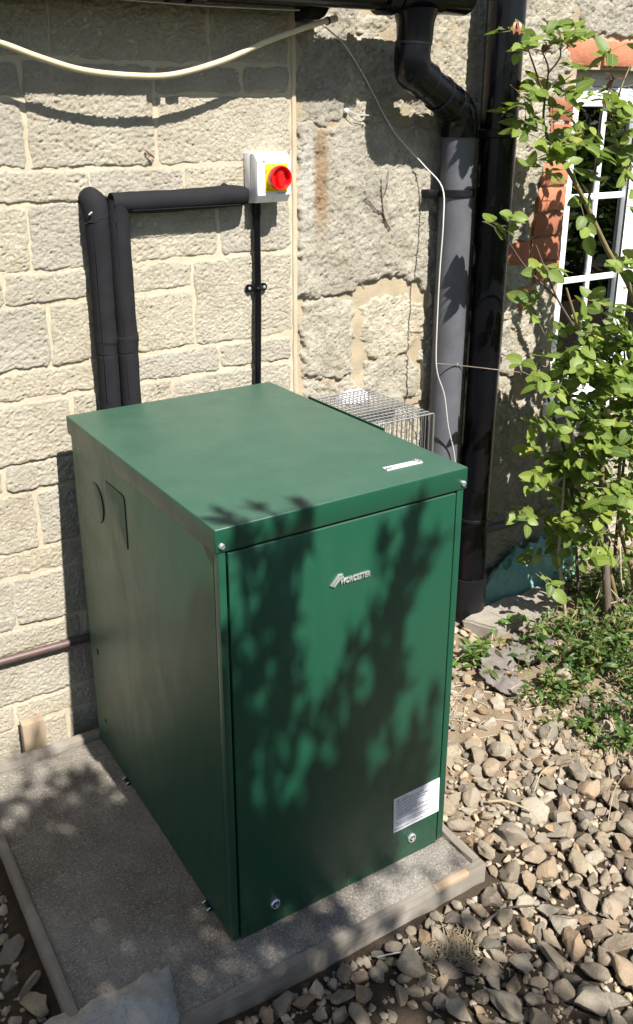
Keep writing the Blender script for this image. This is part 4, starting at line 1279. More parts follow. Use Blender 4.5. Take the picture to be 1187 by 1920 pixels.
tag(dt.build("dead_creeper_twig", MAT['stem_red'], None, 60), "tiny reddish dead tendril on a block joint under the hose shadow", "twig")
mb = MB(); mb.tube([(1.40, .914, .232), (1.51, .914, .249), (1.70, .914, .247), (1.838, .913, .252), (2.3, .912, .262)], .0135, 12, True, 5)
tag(mb.build("low_grey_pipe", plain("dull_grey_pipe", (0.10, .10, .105), .55, 0, .3, 30), None, 60), "dull grey pipe running low along the rubble wall behind the rose bush", "pipe")


# ------------------------------------------------------------------ litter by the wall
def crumple(name, cx, cy, cz, rx, ry, h, mat, label, cat, seed, fold=0.35, n=64):
    b_ = MB(); vs = []; fs = []
    for j in range(n + 1):
        for i in range(n + 1):
            u = 2 * i / n - 1; v = 2 * j / n - 1
            a = math.atan2(v, u); r = max(abs(u), abs(v)); rr2 = r * (1 + 0.22 * noise.noise(Vector((math.cos(a) * 1.6, math.sin(a) * 1.6, seed))))
            x = cx + rx * rr2 * math.cos(a); y = cy + ry * rr2 * math.sin(a)
            k_ = max(0, 1 - r ** 3.2)
            ridge = 1 - abs(noise.noise(Vector((x * 7, y * 11, seed)))) * 2
            r2 = 1 - abs(noise.noise(Vector((x * 21, y * 30, seed + 3)))) * 2
            z = cz + h * (k_ ** .7) * (1 - fold + fold * ridge + 0.12 * r2)
            vs.append((x + .012 * noise.noise(Vector((x * 30, y * 30, z * 30))), y, z))
    for j in range(n):
        for i in range(n):
            a = j * (n + 1) + i; fs.append((a, a + 1, a + n + 2, a + n + 1))
    b_.add(vs, fs)
    return tag(b_.build(name, mat, None, 180), label, cat)


crumple("teal_sack", 1.81, 0.882, -0.09, 0.29, 0.060, 0.235, MAT['sack'], "crumpled teal plastic sack lying against the foot of the rubble wall", "sack", 2.0)
crumple("white_bag", 0.955, 0.915, 0.848, 0.060, 0.030, 0.034, MAT['bag'], "scrap of white plastic bag on a stone ledge above the wire basket", "bag", 7.0, .5, 30)
mb = MB(); mb.box((0.86, .893, .80), (1.14, .960, .852), .012)
for i, v in enumerate(mb.v): mb.v[i] = tuple(Vector(v) + noise.noise_vector(Vector(v) * 14) * .012)
link("ledge_stone", mb.mesh("ledge_stone", 60), MAT['rubble'], rw)


def rock(name, outline, z0, z1, mat, label, cat, seed, parent=None):
    bm = bmesh.new()
    va = [bm.verts.new((x, y, z0)) for x, y in outline]; vb = [bm.verts.new((x, y, z1)) for x, y in outline]
    n = len(outline)
    bm.faces.new(va[::-1]); bm.faces.new(vb)
    for i in range(n): bm.faces.new((va[i], va[(i + 1) % n], vb[(i + 1) % n], vb[i]))
    bmesh.ops.bevel(bm, geom=bm.edges[:], offset=.007, segments=2, affect='EDGES')
    bmesh.ops.triangulate(bm, faces=bm.faces[:])
    bmesh.ops.subdivide_edges(bm, edges=[e for e in bm.edges if e.calc_length() > .03], cuts=3)
    for v in bm.verts:
        v.co += noise.noise_vector(v.co * 16 + Vector((seed, 0, 0))) * .010 + noise.noise_vector(v.co * 50 + Vector((seed, 0, 0))) * .003
    b_ = MB(); b_.frombm(bm)
    return tag(b_.build(name, mat, None, 40), label, cat)


rock("stone_slab", [(1.350, .770), (1.415, .668), (1.70, .665), (1.815, .745), (1.765, .815), (1.57, .812), (1.40, .795)], -0.11, 0.004, MAT['slabstone'], "flat broken stone slab lying in front of the teal sack", "stone slab", 3)
rock("stone_chunk", [(1.27, .60), (1.33, .575), (1.37, .60), (1.36, .66), (1.29, .66)], -0.10, -0.035, MAT['slabstone'], "rough pale stone chunk half hidden by ivy in front of the stone slab", "stone", 9)


def felt(cx, cy, cz, rx, ry, rotz, tilt, label, seed):
    b_ = MB(); vs = []; fs = []; n = 26; na = 72
    T_ = Matrix.Translation((cx, cy, cz)) @ Matrix.Rotation(rotz, 4, 'Z') @ Matrix.Rotation(tilt, 4, 'X')
    def P(r, a, dz):
        e = 1 + 0.22 * noise.noise(Vector((math.cos(a) * 2.2, math.sin(a) * 2.2, seed))) + 0.20 * noise.noise(Vector((math.cos(a) * 4.3, math.sin(a) * 4.3, seed + 3))) + 0.10 * noise.noise(Vector((math.cos(a) * 13, math.sin(a) * 13, seed)))
        x = rx * r * e * math.cos(a); y = ry * r * e * math.sin(a)
        z = 0.034 * vn(x * 10, y * 10, seed, 4) + 0.25 * x * x / rx * 0.3 + dz
        return T_ @ Vector((x, y, z))
    for dz in (0.0015, -0.0015):
        for j in range(n + 1):
            for i in range(na): vs.append(P(j / n, 2 * math.pi * i / na, dz))
    off = (n + 1) * na
    for j in range(n):
        for i in range(na):
            i2 = (i + 1) % na
            fs.append((j * na + i, j * na + i2, (j + 1) * na + i2, (j + 1) * na + i))
            fs.append((off + j * na + i, off + (j + 1) * na + i, off + (j + 1) * na + i2, off + j * na + i2))
    for i in range(na):
        i2 = (i + 1) % na
        fs.append((n * na + i, n * na + i2, off + n * na + i2, off + n * na + i))
    b_.add(vs, fs)
    tag(b_.build("torn_felt", MAT['felt'], None, 60), label, "felt scrap")


felt(1.265, 0.475, -0.022, 0.115, 0.085, rad(35), rad(24), "jagged grey scrap of roofing felt tilted up at the edge of the weeds", 2.0)
felt(1.445, 0.535, -0.015, 0.105, 0.070, rad(15), rad(18), "darker curled felt scrap behind the jagged one, in shade under the rose", 6.0)


# ------------------------------------------------------------------ gravel
def flint_protos(n=12):
    out = []
    rr = random.Random(5)
    for i in range(n):
        bm = bmesh.new()
        bmesh.ops.create_icosphere(bm, subdivisions=3, radius=1.0)
        planes = []
        for _ in range(rr.randint(7, 11)):
            nv = Vector((rr.gauss(0, 1), rr.gauss(0, 1), rr.gauss(0, 1))).normalized()
            planes.append((nv, rr.uniform(0.42, 0.80)))
        sx, sy, sz = rr.uniform(.95, 1.3), rr.uniform(.70, 1.0), rr.uniform(.45, .72)
        for v in bm.verts:
            p = v.co.copy()
            for nv, d in planes:
                e = p.dot(nv) - d
                if e > 0: p -= nv * e * 0.94
            p += noise.noise_vector(p * 1.7 + Vector((i * 7.1, 0, 0))) * 0.15 + noise.noise_vector(p * 4 + Vector((i * 3.3, 0, 0))) * 0.06
            v.co = Vector((p.x * sx, p.y * sy, p.z * sz))
        bm2 = bm.copy()
        me = bpy.data.meshes.new("flint"); bm.to_mesh(me); bm.free()
        me.shade_smooth(); me.set_sharp_from_angle(angle=rad(42))
        me.materials.append(MAT['flint'])
        # the small ones get a lighter mesh
        bmesh.ops.create_icosphere(bm2, subdivisions=1, radius=1.0) if False else None
        vs = [v.co.copy() for v in bm2.verts]
        bm2.free()
        bl = bmesh.new(); bmesh.ops.create_icosphere(bl, subdivisions=2, radius=1.0)
        low = []
        for v in bl.verts:
            j = min(range(len(vs)), key=lambda q: (vs[q].normalized() - v.co).length_squared) if False else None
            p = v.co.copy()
            for nv, d in planes:
                e = p.dot(nv) - d
                if e > 0: p -= nv * e * 0.94
            p += noise.noise_vector(p * 1.7 + Vector((i * 7.1, 0, 0))) * 0.13
            low.append(Vector((p.x * sx, p.y * sy, p.z * sz)))
        lf = [tuple(v.index for v in f.verts) for f in bl.faces]
        bl.free()
        out.append((me, low, lf))
    return out


def sstep(a, b, x):
    t = min(1, max(0, (x - a) / (b - a))); return t * t * (3 - 2 * t)


def veg_edge(y):
    """x beyond which the weeds begin"""
    pts = [(-0.6, 1.75), (-0.12, 1.42), (0.0, 1.34), (0.09, 1.24), (0.21, 1.18), (0.36, 1.20), (0.55, 1.20), (0.75, 1.34), (1.0, 1.5)]
    for (a, xa), (b, xb) in zip(pts[:-1], pts[1:]):
        if a <= y <= b: return xa + (xb - xa) * (y - a) / (b - a)
    return 1.75 if y < 0 else 1.5


def gravel_density(x, y):
    if -0.385 < x < 0.665 and -0.140 < y < 0.92: return 0.0
    if y > 0.86: return 0.0
    far = sstep(1.50, 0.65, -y + .2 * noise.noise(Vector((x * 2.5, y * 2.5, 4)))) if y < -.65 else 1.0
    if x < -0.36: return 0.16 if y > 0.05 else 0.30
    d = 1.0
    d *= 1 - 1.05 * math.exp(-(((x - 0.44) / .075) ** 2 + ((y + .235) / .055) ** 2))
    d *= 1 - 0.90 * math.exp(-(((x - 0.24) / .17) ** 2 + ((y + .30) / .085) ** 2))
    d *= 1 - 0.86 * sstep(0.13, 0.27, y + 0.05 * noise.noise(Vector((x * 6, y * 6, 0))))
    d *= 1 - 0.8 * sstep(-0.02, 0.16, x - veg_edge(y))
    return max(0, d * far)


def make_gravel():
    rr = random.Random(21)
    protos = flint_protos()
    placed = []
    grid = {}
    def ok(x, y, r, f):
        gx, gy_ = int(x / .05), int(y / .05)
        for i in range(gx - 2, gx + 3):
            for j in range(gy_ - 2, gy_ + 3):
                for (a, b, c) in grid.get((i, j), ()):
                    if (a - x) ** 2 + (b - y) ** 2 < (f * (r + c)) ** 2: return False
        return True
    def put(x, y, r):
        grid.setdefault((int(x / .05), int(y / .05)), []).append((x, y, r))
    for lo, hi, tries, f in ((.031, .041, 720, .80), (.021, .031, 17000, .72), (.013, .022, 40000, .68), (.006, .012, 56000, .68)):
        for _ in range(tries):
            x = rr.uniform(-1.0, 2.9); y = rr.uniform(-1.45, 0.80)
            r = rr.uniform(lo, hi)
            if rr.random() > gravel_density(x, y): continue
            if x < .69 + r and x > -.40 - r and y > -.150 - r and y < .92: 
                if not (x > .645 + r * .8 or y < -.128 - r * .8 or x < -.372 - r * .8): continue
            if not ok(x, y, r, f): continue
            put(x, y, r)
            bury = 0.50 if gravel_density(x, y) > .5 else 0.18
            placed.append((x, y, ground_z(x, y) + r * bury * rr.uniform(.6, 1.15), r))
    # in view and nearest first: those become stones of their own
    ci = Vector(cam.location)
    Rm = cam.rotation_euler.to_matrix().transposed()
    f_ = 1682.94
    def size(p):
        d = Rm @ (Vector(p[:3]) - ci)
        if d.z >= -0.1: return 0
        u = 515.2 - f_ * d.x / d.z; v = 856.67 + f_ * d.y / d.z
        if not (-20 < u < 1207 and -20 < v < 1940): return 0
        return p[3] / -d.z
    placed.sort(key=size, reverse=True)
    loose = MB(); loose.rnd = []
    for n_, (x, y, z, r) in enumerate(placed):
        me, low, lf = protos[rr.randrange(len(protos))]
        Q = Matrix.Translation((x, y, z)) @ Matrix.Rotation(rr.uniform(0, 6.28), 4, 'Z') @ Matrix.Rotation(rr.gauss(0, .35), 4, 'X') @ Matrix.Rotation(rr.gauss(0, .35), 4, 'Y') @ Matrix.Scale(r * 1.06, 4)
        if n_ < 298:
            o = bpy.data.objects.new("stone", me); C.objects.link(o); o.parent = ground; o.matrix_local = Q
        else:
            c = rr.random()
            loose.add([Q @ v for v in low], lf); loose.rnd.extend([c] * len(low))
    # grit and crumbs between the stones
    for _ in range(5200):
        x = rr.uniform(-0.6, 1.7); y = rr.uniform(-0.6, 0.6)
        if -0.375 < x < 0.645 and -0.132 < y: continue
        if rr.random() > 0.25 + gravel_density(x, y) * .6: continue
        r = rr.uniform(.002, .0065)
        lo6 = [Vector((1, 0, 0)), Vector((0, 1, .2)), Vector((-1, .1, 0)), Vector((0, -1, 0)), Vector((0, 0, .9)), Vector((.1, 0, -.7))]
        Q = Matrix.Translation((x, y, ground_z(x, y) + r * .4)) @ Matrix.Rotation(rr.uniform(0, 6.28), 4, 'Z') @ Matrix.Rotation(rr.gauss(0, .6), 4, 'X') @ Matrix.Scale(r, 4)
        c = rr.random()
        loose.add([Q @ v for v in lo6], [(0, 1, 4), (1, 2, 4), (2, 3, 4), (3, 0, 4), (1, 0, 5), (2, 1, 5), (3, 2, 5), (0, 3, 5)]); loose.rnd.extend([c] * 6)
    o = loose.build("gravel", MAT['flint_loose'], ground, 28)
    o["kind"] = "stuff"


make_gravel()


# crumbs of grit lying on the slab
def slab_grit():
    rr = random.Random(4); b_ = MB(); b_.rnd = []
    for _ in range(420):
        x = rr.uniform(-.33, .60); y = rr.uniform(-.09, .82)
        if 0 < x < .6 and y > -.004: continue
        r = rr.uniform(.0008, .0026)
        if y > 0.75: r *= 1.3
        Q = Matrix.Translation((x, y, .0005 + r * .3)) @ Matrix.Rotation(rr.uniform(0, 6), 4, 'Z') @ Matrix.Scale(r, 4)
        b_.add([Q @ Vector(p) for p in ((1, 0, 0), (0, 1, .2), (-1, .1, 0), (0, -1, 0), (0, 0, .9))], [(0, 1, 4), (1, 2, 4), (2, 3, 4), (3, 0, 4)])
        b_.rnd.extend([rr.choice((.02, .3, .76, .78, .9))] * 5)
    tag(b_.build("slab_grit", MAT['flint_loose'], None, 0), "pale crumbs of grit scattered on the concrete slab", "grit", None, "stuff")


slab_grit()


# ------------------------------------------------------------------ leaves
def leaf_shape(L, W, fold=0.35, curl=0.25, serr=0.0, n=7, droop=0.0):
    """pointed oval leaf from the origin along +y, folded on its midrib; returns verts, faces, uvs"""
    vs = []; fs = []; uv = []
    for i in range(n + 1):
        t = i / n
        wd = W * (math.sin(math.pi * t ** 0.82) ** 0.62 * (1 - 0.22 * t) if 0 < t < 1 else 0.0)
        if serr and 0 < i < n: wd *= 1 + serr * (1 if i % 2 else -1)
        y = L * t; z = -curl * L * t * t + droop * L * math.sin(t * 3.1)
        for k_, s_ in enumerate((-1, -.5, 0, .5, 1)):
            vs.append((s_ * wd, y, z + abs(s_) * wd * fold)); uv.append((0.5 + s_ * .5, t))
    for i in range(n):
        for k_ in range(4):
            a = i * 5 + k_
            fs.append((a, a + 1, a + 6, a + 5))
    return vs, fs, uv


def leaf_mesh(name, m, **kw):
    b_ = MB(); v, f, u = leaf_shape(**kw)
    b_.v = v; b_.f = f; b_.uv = u
    me = b_.mesh(name, 180)
    me.materials.append(m)
    return me, v, f, u


def frame_to(d, up, roll=0.0):
    y = d.normalized(); x = y.cross(up)
    if x.length < 1e-4: x = Vector((1, 0, 0))
    x.normalize(); z = x.cross(y)
    return (Matrix((x, y, z)).transposed().to_4x4()) @ Matrix.Rotation(roll, 4, 'Y')


def rose_bush():
    rr = random.Random(77)
    bush = empty("rose_bush", (1.80, 0.53, -0.07), "leggy rose bush with fresh glossy leaves in front of the white window", "shrub")
    def cane(pts, r0, r1, m_, n=8):
        k_ = len(pts)
        b_ = MB(); b_.tube(pts, [r0 + (r1 - r0) * i / (k_ - 1) for i in range(k_)], n, True, 5)
        return b_.build("cane", m_, bush, 60)
    S_, Rd, D_ = MAT['stem'], MAT['stem_red'], MAT['darktwig']
    main = [(1.93, .52, -.10), (2.06, .56, .35), (2.03, .60, .80), (1.862, 0.620, 1.132), (1.740, 0.640, 1.285), (1.630, 0.660, 1.444), (1.546, 0.670, 1.548), (1.488, 0.670, 1.591)]
    cane(main, .011, .0052, S_)
    A = [(1.488, 0.670, 1.591), (1.442, 0.670, 1.661), (1.448, 0.680, 1.741), (1.452, 0.680, 1.812), (1.425, 0.680, 1.853)]; cane(A, .0042, .0018, D_)
    B = [(1.446, 0.680, 1.735), (1.391, 0.680, 1.824), (1.337, 0.670, 1.890), (1.298, 0.660, 1.927)]; cane(B, .003, .0014, Rd)
    Bp = [(1.452, .68, 1.80), (1.494, 0.680, 1.842), (1.491, 0.680, 1.875), (1.486, 0.680, 1.915)]; cane(Bp, .0026, .0014, D_)
    Cc = [(2.06, .58, 1.20), (1.95, .60, 1.40), (1.885, 0.610, 1.460), (1.801, 0.640, 1.509), (1.730, 0.660, 1.636), (1.736, 0.660, 1.742), (1.775, 0.660, 1.831)]; cane(Cc, .0075, .002, S_)
    E = [(1.645, 0.660, 1.425), (1.671, 0.660, 1.560), (1.682, 0.670, 1.690), (1.717, 0.670, 1.787)]; cane(E, .0038, .0016, Rd)
    cane([(1.592, 0.620, 1.065), (1.531, 0.640, 1.153), (1.482, 0.660, 1.254), (1.450, 0.670, 1.319)], .0042, .0022, D_)
    F = [(1.531, .64, 1.153), (1.444, 0.700, 1.252), (1.337, 0.680, 1.342), (1.261, 0.660, 1.386), (1.208, 0.650, 1.405)]; cane(F, .0032, .0016, D_)
    V1 = [(1.875, 0.550, -0.105), (1.799, 0.560, 0.212), (1.763, 0.580, 0.518), (1.749, 0.600, 0.781), (1.667, 0.620, 0.970), (1.602, 0.620, 1.081), (1.567, 0.640, 1.183)]; cane(V1, .0125, .0028, S_)
    V2 = [(1.912, 0.520, -0.106), (1.830, 0.530, 0.111), (1.749, 0.550, 0.332), (1.677, 0.560, 0.445), (1.607, 0.550, 0.551)]; cane(V2, .0085, .0070, S_)
    V3 = [(1.700, 0.600, -0.085), (1.645, 0.600, 0.139), (1.612, 0.600, 0.270), (1.605, 0.600, 0.430), (1.623, 0.620, 0.572), (1.653, 0.630, 0.715)]; cane(V3, .0065, .003, MAT['deadwood'])
    V4 = [(1.96, .50, -.10), (1.891, 0.500, 0.150), (1.823, 0.520, 0.326), (1.813, 0.550, 0.517), (1.825, 0.570, 0.739), (1.784, 0.600, 0.886), (1.691, 0.600, 0.988)]; cane(V4, .009, .003, S_)
    V5 = [(1.80, .50, -.10), (1.765, 0.51, 0.146), (1.784, 0.56, 0.327), (1.790, 0.60, 0.511), (1.793, 0.62, 0.697)]; cane(V5, .016, .009, MAT['bark'])
    V6 = [(2.0, .54, -.1), (1.97, .54, .3), (1.99, .55, .6), (2.02, .56, .95), (1.98, .58, 1.25)]; cane(V6, .010, .004, S_)
    V7 = [(1.90, .58, -.1), (1.90, .60, .35), (1.91, .62, .7), (1.86, .64, 1.0)]; cane(V7, .007, .003, MAT['bark'])
    ST = [(1.775, 0.600, -0.095), (1.700, 0.660, 0.507), (1.662, 0.720, 0.709), (1.609, 0.740, 0.863)]; cane(ST, .006, .0048, D_)
    cane([(1.66, .72, .70), (1.63, .70, .58), (1.60, .69, .50)], .005, .003, MAT['deadwood'])
    # thorns
    th_ = MB()
    for path in (main, Cc, V1, V4):
        P_, _r = spline([Vector(p) for p in path], [1] * len(path), 4)
        for i in range(2, len(P_) - 1, 2):
            d = Vector((rr.uniform(-1, 1), rr.uniform(-1, .2), rr.uniform(-.2, .8))).normalized()
            th_.tube([P_[i], P_[i] + d * .014], [.0024, .0003], 5)
    th_.build("thorns", MAT['stem_red'], bush, 60)["kind"] = "stuff"
    # pale dead shoots tangled about the foot
    for i in range(26):
        x = rr.uniform(1.62, 2.05); y = rr.uniform(.46, .66); p = Vector((x, y, rr.uniform(-.07, .45)))
        pts = [p]
        d = Vector((rr.gauss(0, .6), rr.gauss(0, .4), rr.gauss(0.25, .5))).normalized()
        for s_ in range(3):
            p = p + d * rr.uniform(.05, .13); d = (d + Vector((rr.gauss(0, .4), rr.gauss(0, .4), rr.gauss(0, .4)))).normalized(); pts.append(p)
        cane(pts, rr.uniform(.0014, .003), .0009, MAT['deadwood'] if rr.random() < .7 else D_, 5)
    # leaf sprays: (centre, spread, how many compound leaves)
    sprays = []
    def along(path, t0, t1, n, sp):
        P_, _r = spline([Vector(p) for p in path], [1] * len(path), 8)
        for i in range(n):
            t = t0 + (t1 - t0) * (i + rr.random()) / n
            sprays.append((P_[min(len(P_) - 1, int(t * (len(P_) - 1)))], sp))
    along(A, .05, 1, 12, .04); along(B, .45, .9, 4, .012); along(Bp, .5, 1, 5, .015); along(Cc, .35, 1, 13, .05); along(E, .45, 1, 9, .04)
    along(main, .86, 1.0, 4, .04); along(F, .62, .90, 3, .02); along(V1, .64, .90, 8, .04); along(V4, .70, 1, 9, .06); along(V6, .5, 1, 12, .07); along(V7, .55, 1, 9, .07); along(V3, .35, 1, 6, .06)
    for cx, cy, cz, sx, sz, n in ((1.42, .67, 1.62, .05, .09, 8), (1.56, .66, 1.66, .07, .07, 9), (1.72, .64, 1.66, .06, .08, 8), (1.80, .62, 1.54, .06, .07, 4), (1.88, .60, 1.40, .05, .06, 3),
                                  (1.50, .66, 1.19, .03, .04, 2), (1.64, .62, .96, .10, .04, 11), (1.78, .60, .93, .10, .05, 13), (1.90, .58, .95, .08, .10, 12), (1.64, .62, .86, .08, .07, 9), (1.80, .58, .80, .10, .09, 15),
                                  (1.95, .56, .74, .07, .12, 11), (1.78, .60, .72, .10, .08, 6), (1.70, .58, .50, .08, .08, 5), (1.86, .56, .50, .08, .08, 6), (2.0, .56, .90, .07, .10, 6), (1.82, .57, .92, .12, .10, 7), (1.95, .55, .35, .08, .10, 4), (1.60, .62, .70, .05, .06, 4), (1.70, .60, .62, .09, .07, 10), (1.84, .57, .60, .09, .09, 13), (1.58, .60, .52, .05, .06, 4), (1.66, .59, .46, .07, .06, 6),
                                  (1.88, .54, .42, .08, .09, 7), (1.56, .60, .38, .04, .04, 3), (1.64, .60, .32, .05, .04, 3), (1.60, .60, .18, .03, .03, 1), (1.93, .52, .22, .05, .07, 3), (1.96, .58, 1.18, .07, .09, 7), (1.98, .60, 1.36, .05, .06, 3)):
        for _ in range(int(n * (2.0 if cz < 1.1 else 1.6))): sprays.append((Vector((rr.gauss(cx, sx), rr.gauss(cy, .05), rr.gauss(cz, sz))), .02))
    protos = [leaf_mesh("leaf", MAT['leaf'], L=1.0, W=.36, fold=.16, curl=.14, serr=.04, n=9), leaf_mesh("leaf", MAT['leaf'], L=1.0, W=.38, fold=.10, curl=.24, serr=.04, n=9),
              leaf_mesh("leaf", MAT['leaf'], L=1.0, W=.33, fold=.24, curl=.08, serr=.05, n=9), leaf_mesh("leaf", MAT['leaf'], L=1.0, W=.36, fold=.14, curl=-.10, serr=.04, n=9)]
    leaves = []
    stalks = MB()
    for c, sp in sprays:
        o = c + Vector((rr.gauss(0, sp), rr.gauss(0, sp), rr.gauss(0, sp)))
        d = Vector((rr.gauss(-.15, .8), rr.gauss(-.45, .6), rr.gauss(.15, .45))).normalized()
        L = rr.uniform(.05, .085)
        up = Vector((rr.gauss(0, .3), rr.gauss(-.45, .3), 1)).normalized()
        tip = o + d * L - Vector((0, 0, .012))
        stalks.tube([o, o + d * L * .5, tip], [.0013, .0011, .0007], 5, False)
        s_ = d.cross(up).normalized()
        size = rr.uniform(.034, .064)
        n_ = 5 if rr.random() < .7 else 3
        leaves.append((tip, (d - Vector((0, 0, .25))).normalized(), up, size * 1.12))
        for q in range((n_ - 1) // 2):
            b0 = o + d * L * (.88 - .42 * q)
            for sg in (-1, 1):
                dd = (d * .45 + s_ * sg + Vector((0, 0, rr.gauss(-.12, .18)))).normalized()
                leaves.append((b0, dd, up, size * rr.uniform(.82, 1.0)))
    # red-tinged new growth at the shoot tips
    stalks.build("leaf_stalks", MAT['stem'], bush, 60)["kind"] = "stuff"
    ci = Vector(cam.location)
    leaves.sort(key=lambda q: (q[0] - ci).length - q[3] * 8)
    mass = MB(); mass.uv = []; mass.rnd = []
    for i, (p, d, up, s_) in enumerate(leaves):
        me, v, f, u = protos[rr.randrange(4)]
        Q = Matrix.Translation(p) @ frame_to(d, up, rr.gauss(0, .45)) @ Matrix.Scale(s_, 4)
        if i < 298:
            o = bpy.data.objects.new("leaf", me); C.objects.link(o); o.parent = bush
            o.matrix_local = Matrix.Translation(-Vector(bush.location)) @ Q
        else:
            c = rr.random(); mass.add([Q @ Vector(k_) for k_ in v], f); mass.uv.extend(u); mass.rnd.extend([c] * len(v))
    o = mass.build("foliage", MAT['leaf_mass'], bush, 180)
    o["kind"] = "stuff"
    b_ = MB(); b_.uv = []
    for p in (B[-1], A[-1], (1.717, .67, 1.787)):
        for _ in range(4):
            v, f, u = leaf_shape(.034, .009, .4, .4)
            Q = Matrix.Translation(p) @ frame_to(Vector((rr.gauss(0, .6), rr.gauss(-.2, .5), rr.gauss(.1, .7))), Vector((0, -.3, 1)))
            b_.add([Q @ Vector(k_) for k_ in v], f); b_.uv.extend(u)
    b_.build("young_shoots", plain("young_red_leaf", (0.22, 0.07, 0.025), .4), bush, 180)["kind"] = "stuff"


rose_bush()


# ------------------------------------------------------------------ weeds, grass, ivy
def weeds():
    rr = random.Random(31)
    b_ = MB(); b_.rnd = []; st = MB()
    def blade(p, d, L, W, c, up=None):
        up = up or Vector((rr.gauss(0, .4), rr.gauss(-.2, .4), 1)).normalized()
        Q = Matrix.Translation(p) @ frame_to(d, up)
        vs = [(0, 0, 0), (-W * .8, L * .3, .1 * L), (0, L * .35, 0.05 * L), (W * .8, L * .3, .1 * L), (-W, L * .6, .06 * L), (0, L * .65, 0.02 * L), (W, L * .6, .06 * L), (0, L, -.16 * L)]
        b_.add([Q @ Vector(v) for v in vs], [(0, 2, 1), (0, 3, 2), (1, 2, 5, 4), (2, 3, 6, 5), (4, 5, 7), (5, 6, 7)])
        b_.rnd.extend([c] * 8)
    n = 0
    while n < 1500:
        x = rr.uniform(1.02, 2.45); y = rr.uniform(-.28, .80)
        e = x - veg_edge(y) + .08 * noise.noise(Vector((x * 7, y * 7, 3)))
        if e < 0: continue
        if noise.noise(Vector((x * 7, y * 7, 9))) < -.08 + .3 * rr.gauss(0, .4): continue
        if 1.16 < x < 1.40 and .38 < y < .56 and rr.random() < .8: continue
        if 1.33 < x < 1.80 and .60 < y < .86: continue
        if 1.34 < x < 1.56 and .44 < y < .62 and rr.random() < .6: continue
        n += 1
        z = ground_z(x, y)
        hgt = rr.uniform(.025, .17) * min(1, .35 + e * 3) * (1.25 if noise.noise(Vector((x * 4, y * 4, 1))) > .1 else .8)
        p = Vector((x, y, z)); d = Vector((rr.gauss(0, .45), rr.gauss(-.1, .45), 1)).normalized()
        top = p + d * hgt
        if hgt > .03: st.tube([p, p + d * hgt * .6 + Vector((rr.gauss(0, .006), 0, 0)), top], [.0014, .0011, .0007], 4, False)
        k_ = rr.randint(3, 7)
        c0 = rr.random() * .85
        a0 = rr.uniform(0, 6)
        for i in range(k_):
            a = a0 + i * 2.4
            q = p + (top - p) * rr.uniform(.35, 1)
            dd = Vector((math.cos(a), math.sin(a), rr.gauss(.35, .35))).normalized()
            blade(q, dd, rr.uniform(.012, .055), rr.uniform(.0028, .0085), min(1, max(0, c0 + rr.gauss(0, .12))) if rr.random() > .12 else .97)
    o = b_.build("weeds", MAT['weed'], None, 180)
    tag(o, "low tangle of green weeds growing at the foot of the rose bush", "weeds", None, "stuff")
    tag(st.build("weed_stems", MAT['stem'], None, 180), "thin stems of the weed tangle below the rose bush", "weeds", None, "stuff")
    # dry grass: a band along the weeds and tufts in the gravel
    g_ = MB()
    def tuft(cx, cy, rx, ry, n_, h):
        for _ in range(n_):
            x = rr.gauss(cx, rx); y = rr.gauss(cy, ry); z = ground_z(x, y)
            d = Vector((rr.gauss(0, .9), rr.gauss(0, .9), rr.uniform(.15, .9))).normalized(); L = rr.uniform(.4, 1.2) * h
            p = Vector((x, y, z)); q = p + d * L * .55; r_ = q + (d + Vector((rr.gauss(0, .5), rr.gauss(0, .5), -.6))).normalized() * L * .45
            w_ = Vector((-d.y, d.x, 0)); w_ = (w_.normalized() if w_.length > .01 else Vector((1, 0, 0))) * .0011
            g_.add([p - w_, p + w_, q + w_ * .8, q - w_ * .8, r_], [(0, 1, 2, 3), (3, 2, 4)])
    tuft(1.20, .07, .07, .06, 420, .05); tuft(1.42, .02, .10, .06, 420, .05); tuft(1.55, .15, .15, .10, 300, .05)
    tag(g_.build("dry_grass", MAT['drygrass'], None, 0), "matted dry grass along the edge of the weeds and gravel", "dry grass", None, "stuff")
    g_ = MB(); tuft(.43, -.225, .035, .028, 420, .032); tuft(.52, -.30, .02, .02, 60, .03)
    tag(g_.build("grass_tuft", MAT['drygrass'], None, 0), "flattened straw-coloured grass tuft in the gap in the gravel", "grass", None, "stuff")
    # straw stalks lying on the gravel
    for i, (p, q, r_, lab) in enumerate((((.93, .02, -.02), (1.06, .07, -.016), .0020, "long dry stalk lying across the sunlit gravel"), ((1.02, -.15, -.03), (1.20, -.06, -.012), .0014, "thin straw-coloured stalk at the edge of the frame on the gravel"),
                                         ((.80, .055, -.02), (.865, -.035, -.015), .0045, "split piece of pale bark among the gravel by the slab corner"), ((.52, -.22, -.035), (.66, -.245, -.03), .003, "dark twig lying among the shaded gravel"))):
        p = Vector(p); q = Vector(q); m_ = (p + q) / 2 + Vector((0, .012, .008))
        t_ = MB(); t_.tube([p, m_, q], [r_, r_ * .9, r_ * .5], 6, True, 5)
        tag(t_.build("dry_stalk", MAT['darktwig'] if i == 3 else MAT['drygrass'], None, 60), lab, "stalk")
    t_ = MB(); t_.tube([(.27, -.165, -.035), (.30, -.185, -.022), (.345, -.195, -.03), (.37, -.19, -.04)], .0018, 6, True, 5)
    tag(t_.build("wire_offcut", MAT['cable'], None, 60), "short white wire offcut lying on the shaded gravel by the front board", "wire")
    t_ = MB()
